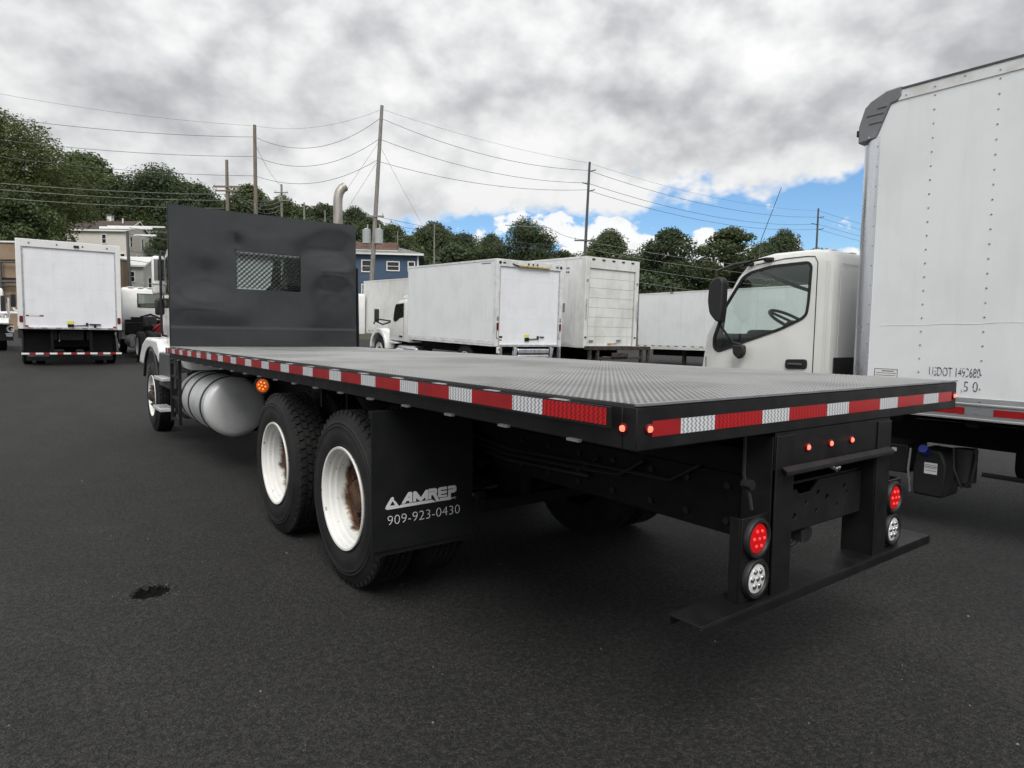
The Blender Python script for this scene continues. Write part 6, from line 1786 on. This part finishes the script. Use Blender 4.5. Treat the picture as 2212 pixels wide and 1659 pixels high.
tree(1, 'leaves_dark', 'dark shrub tree between the cream house and the pale grey house', -51.8, 98, 16.0, 4.4, base=8)
tree(3, 'leaves', 'loose tree behind the tall straight pole', -49.0, 124, 29.0, 12.2)
tree(0, 'leaves', 'tree right of the tall straight pole above the headboard', -43.5, 126, 26.6, 11.5)
tree(1, 'leaves_dark', 'dark tree left of the exhaust stack', -37.3, 130, 26.6, 12.2)
tree(0, 'leaves_dark', 'dark tree right of the exhaust stack', -30.5, 128, 25.2, 10.2)
tree(3, 'leaves', 'loose tree behind the transformer pole', -26.0, 122, 22.8, 10.2)
tree(2, 'leaves', 'tree rising behind the blue house roof', -20.5, 112, 19.5, 11.5)
tree(0, 'leaves', 'green tree just right of the blue house', -14.0, 116, 20.6, 11.5)
tree(2, 'leaves_dark', 'low dark tree between the blue house and the round dark tree', -8.0, 108, 17.6, 11.5)
tree(4, 'leaves_dark', 'round dark tree standing above the amber-bar box truck', 1.5, 98, 18.3, 12.8)
tree(1, 'leaves', 'small tree on the left shoulder of the round dark tree', -3.3, 99, 16.6, 6.4)
tree(3, 'leaves_dark', 'small dark tree on the right shoulder of the round dark tree', 7.2, 99, 14.4, 8.3)
tree(0, 'leaves', 'round tree right of the dark slim pole', 14.8, 103, 17.7, 10.5)
tree(1, 'leaves_dark', 'dark tree left of the gap over the low trailer', 22.2, 94, 17.0, 10.8)
tree(3, 'leaves', 'tree with loose crown left of the aerial', 30.0, 93, 17.2, 11.3)
tree(0, 'leaves_dark', 'dark round tree right of the aerial', 40.0, 99, 17.4, 8.4)
tree(2, 'leaves_dark', 'low dark tree between the loose crown and the dark round tree', 35.5, 95, 15.0, 9.0)
tree(1, 'leaves_dark', 'low dark tree right of the dark round tree behind the cab', 45.5, 100, 15.2, 9.6)


def understory():
    """tangled lower growth along the foot of the wood: one mass nobody could count"""
    nr = np.random.RandomState(5); rnd = random.Random(8); parts = []
    spots = [(-68 + 2.6 * i, 108 + 10 * rnd.random(), 0) for i in range(24)] + [(-6 + 2.4 * i, 88 + 9 * rnd.random(), 1) for i in range(24)] + [(-78 + 4 * i, 84 + 8 * rnd.random(), 2) for i in range(4)] + [(-26 + 2.5 * i, 100 + 8 * rnd.random(), 0) for i in range(10)]
    V = []
    for u, d, kind in spots:
        zf = hill(u, d); H = rnd.uniform(6, 9.5) if kind == 1 else rnd.uniform(7, 11)
        n = 1500; c = yard(u, d, 0)
        dd = nr.normal(size=(n, 3)); dd /= np.linalg.norm(dd, axis=1)[:, None]
        rr = nr.uniform(.2, 1, n) ** .45
        pos = np.array([c.x, c.y, zf + H * .5]) + dd * rr[:, None] * np.array([2.9, 2.9, H * .52]) * (1 + .25 * np.sin(dd[:, [2]] * 5 + u))
        nrm = dd + nr.normal(size=(n, 3)) * .5; nrm /= np.linalg.norm(nrm, axis=1)[:, None]
        a = np.cross(nrm, nr.normal(size=(n, 3))); a /= np.linalg.norm(a, axis=1)[:, None]; b = np.cross(nrm, a)
        s = .24 * nr.uniform(.6, 1.4, n)[:, None]
        V.append(np.stack([pos - a * s, pos - b * s * .6, pos + a * s, pos + b * s * .6], 1).reshape(-1, 3))
    V = np.concatenate(V).astype(np.float32); F = len(V) // 4
    me = bpy.data.meshes.new('undergrowth')
    me.vertices.add(4 * F); me.vertices.foreach_set('co', V.ravel())
    me.loops.add(4 * F); me.loops.foreach_set('vertex_index', np.arange(4 * F, dtype=np.int32))
    me.polygons.add(F); me.polygons.foreach_set('loop_start', np.arange(0, 4 * F, 4, dtype=np.int32))
    me.update(calc_edges=True); me.materials.append(MATS['leaves_dark'])
    o = bpy.data.objects.new('undergrowth', me); COL.objects.link(o)
    tag(o, 'dark undergrowth along the foot of the wooded slope', 'undergrowth', kind='stuff')


understory()


def wood():
    """the wooded ridge behind the houses, crowns merging into one mass"""
    nr = np.random.RandomState(17); rnd = random.Random(33)
    spots = []                                   # u, d, top, half width
    for u, top in ((-104, 33), (-97, 34), (-90, 34), (-84, 33.5), (-78, 33), (-72.5, 32), (-67, 32.5), (-61.5, 31), (-56, 28.5), (-50.5, 29.5), (-45, 27.5), (-39.5, 27), (-34, 26.5), (-28.5, 25), (-23, 23.6), (-17.5, 22.4), (-12, 21.6), (-6.5, 20.4), (-1, 18.6)):
        spots.append((u * 1.06, 134, top + rnd.uniform(-.8, .6), 5.4)); spots.append((u * 1.0 + 2.5, 124, top - rnd.uniform(3, 4.5), 4.8))
    for u, top in ((-14, 15.5), (-9, 15), (-4, 14), (1, 13.5), (6, 13), (11, 12.5), (16, 13.5), (20.5, 14), (25, 13.2), (29.5, 13.5), (34, 13), (38.5, 13.4), (43, 13), (48, 13), (53, 13.5), (58, 13)):
        spots.append((u, 102, top + rnd.uniform(-.6, .6), 4.2))
    V = []
    for u, d, top, hw in spots:
        zf = hill(u, d) + .5; H = top - zf; c = yard(u, d, 0)
        for k in range(26):
            t = rnd.random() ** .8; e = math.sin(math.pi * min(1, t * .8 + .2)) ** .55
            a = rnd.uniform(0, 6.28); q = rnd.random() ** .5
            cc = np.array([c.x + math.cos(a) * hw * e * q, c.y + math.sin(a) * hw * e * q, zf + H * (.12 + .82 * t)])
            n = 150; rr = rnd.uniform(1.0, 1.7)
            dd = nr.normal(size=(n, 3)); dd /= np.linalg.norm(dd, axis=1)[:, None]
            pos = cc + dd * (rr * nr.uniform(.3, 1.1, n) ** .6)[:, None] * np.array([1, 1, .8])
            nrm = dd * .8 + nr.normal(size=(n, 3)) * .5 + np.array([0, 0, .3]); nrm /= np.linalg.norm(nrm, axis=1)[:, None]
            aa = np.cross(nrm, nr.normal(size=(n, 3))); aa /= np.linalg.norm(aa, axis=1)[:, None]; bb = np.cross(nrm, aa)
            s = .33 * nr.uniform(.6, 1.3, n)[:, None]
            V.append(np.stack([pos - aa * s, pos - bb * s * .6, pos + aa * s, pos + bb * s * .6], 1).reshape(-1, 3))
    V = np.concatenate(V).astype(np.float32); F = len(V) // 4
    me = bpy.data.meshes.new('wood')
    me.vertices.add(4 * F); me.vertices.foreach_set('co', V.ravel())
    me.loops.add(4 * F); me.loops.foreach_set('vertex_index', np.arange(4 * F, dtype=np.int32))
    me.polygons.add(F); me.polygons.foreach_set('loop_start', np.arange(0, 4 * F, 4, dtype=np.int32))
    me.update(calc_edges=True); me.materials.append(MATS['leaves_dark'])
    o = bpy.data.objects.new('wood', me); COL.objects.link(o)
    tag(o, 'dark wooded ridge running along behind the houses and poles', 'wood', kind='stuff')


wood()


# ------------------------------------------------------------------ loose grit on the asphalt
def grit():
    rnd = random.Random(21); mb = MB()
    for k in range(260):
        d = 1.2 + 14 * rnd.random() ** 2.2; u = rnd.uniform(-.85, .85) * d
        p = yard(u, d)
        s = rnd.choice((.0022, .003, .003, .004, .006)) * (1 + .05 * d)
        z = gz(p.y)
        pts = [(p.x + s * rnd.uniform(.6, 1.3) * math.cos(t), p.y + s * rnd.uniform(.6, 1.3) * math.sin(t)) for t in (0, 1.3, 2.5, 3.8, 5.0)]
        mb.add([(x, y, z - .001) for x, y in pts] + [(p.x, p.y, z + s * .9)], [(i, (i + 1) % 5, 5) for i in range(5)])
    for k in range(46):      # crumbs round the pothole
        t = rnd.uniform(0, 6.28); q = rnd.uniform(1.0, 1.9)
        x, y = -.925 + RH.x * .1 * q * math.cos(t) + FH.x * .105 * q * math.sin(t), 2.815 + RH.y * .1 * q * math.cos(t) + FH.y * .105 * q * math.sin(t)
        s = rnd.uniform(.002, .0048)
        pts = [(x + s * math.cos(a), y + s * math.sin(a)) for a in (0, 1.3, 2.5, 3.8, 5.0)]
        mb.add([(a, b, -.001) for a, b in pts] + [(x, y, s * .9)], [(i, (i + 1) % 5, 5) for i in range(5)])
    o = mb.build('grit', 'pebble', recalc=False, angle=20)
    tag(o, 'scattered pale grit on the dark asphalt', 'grit', kind='stuff')
    tw = MB().tube([(1.36, .66, .006), (1.42, .70, .009), (1.53, .72, .007)], .0025, 5).build('twig', 'pebble')
    tag(tw, 'thin pale twig on the asphalt under the step bar', 'twig')


grit()

# the wheel patterns themselves are no longer needed
for w in PROTOS:
    for c in list(w.children): bpy.data.objects.remove(c)
    bpy.data.objects.remove(w)
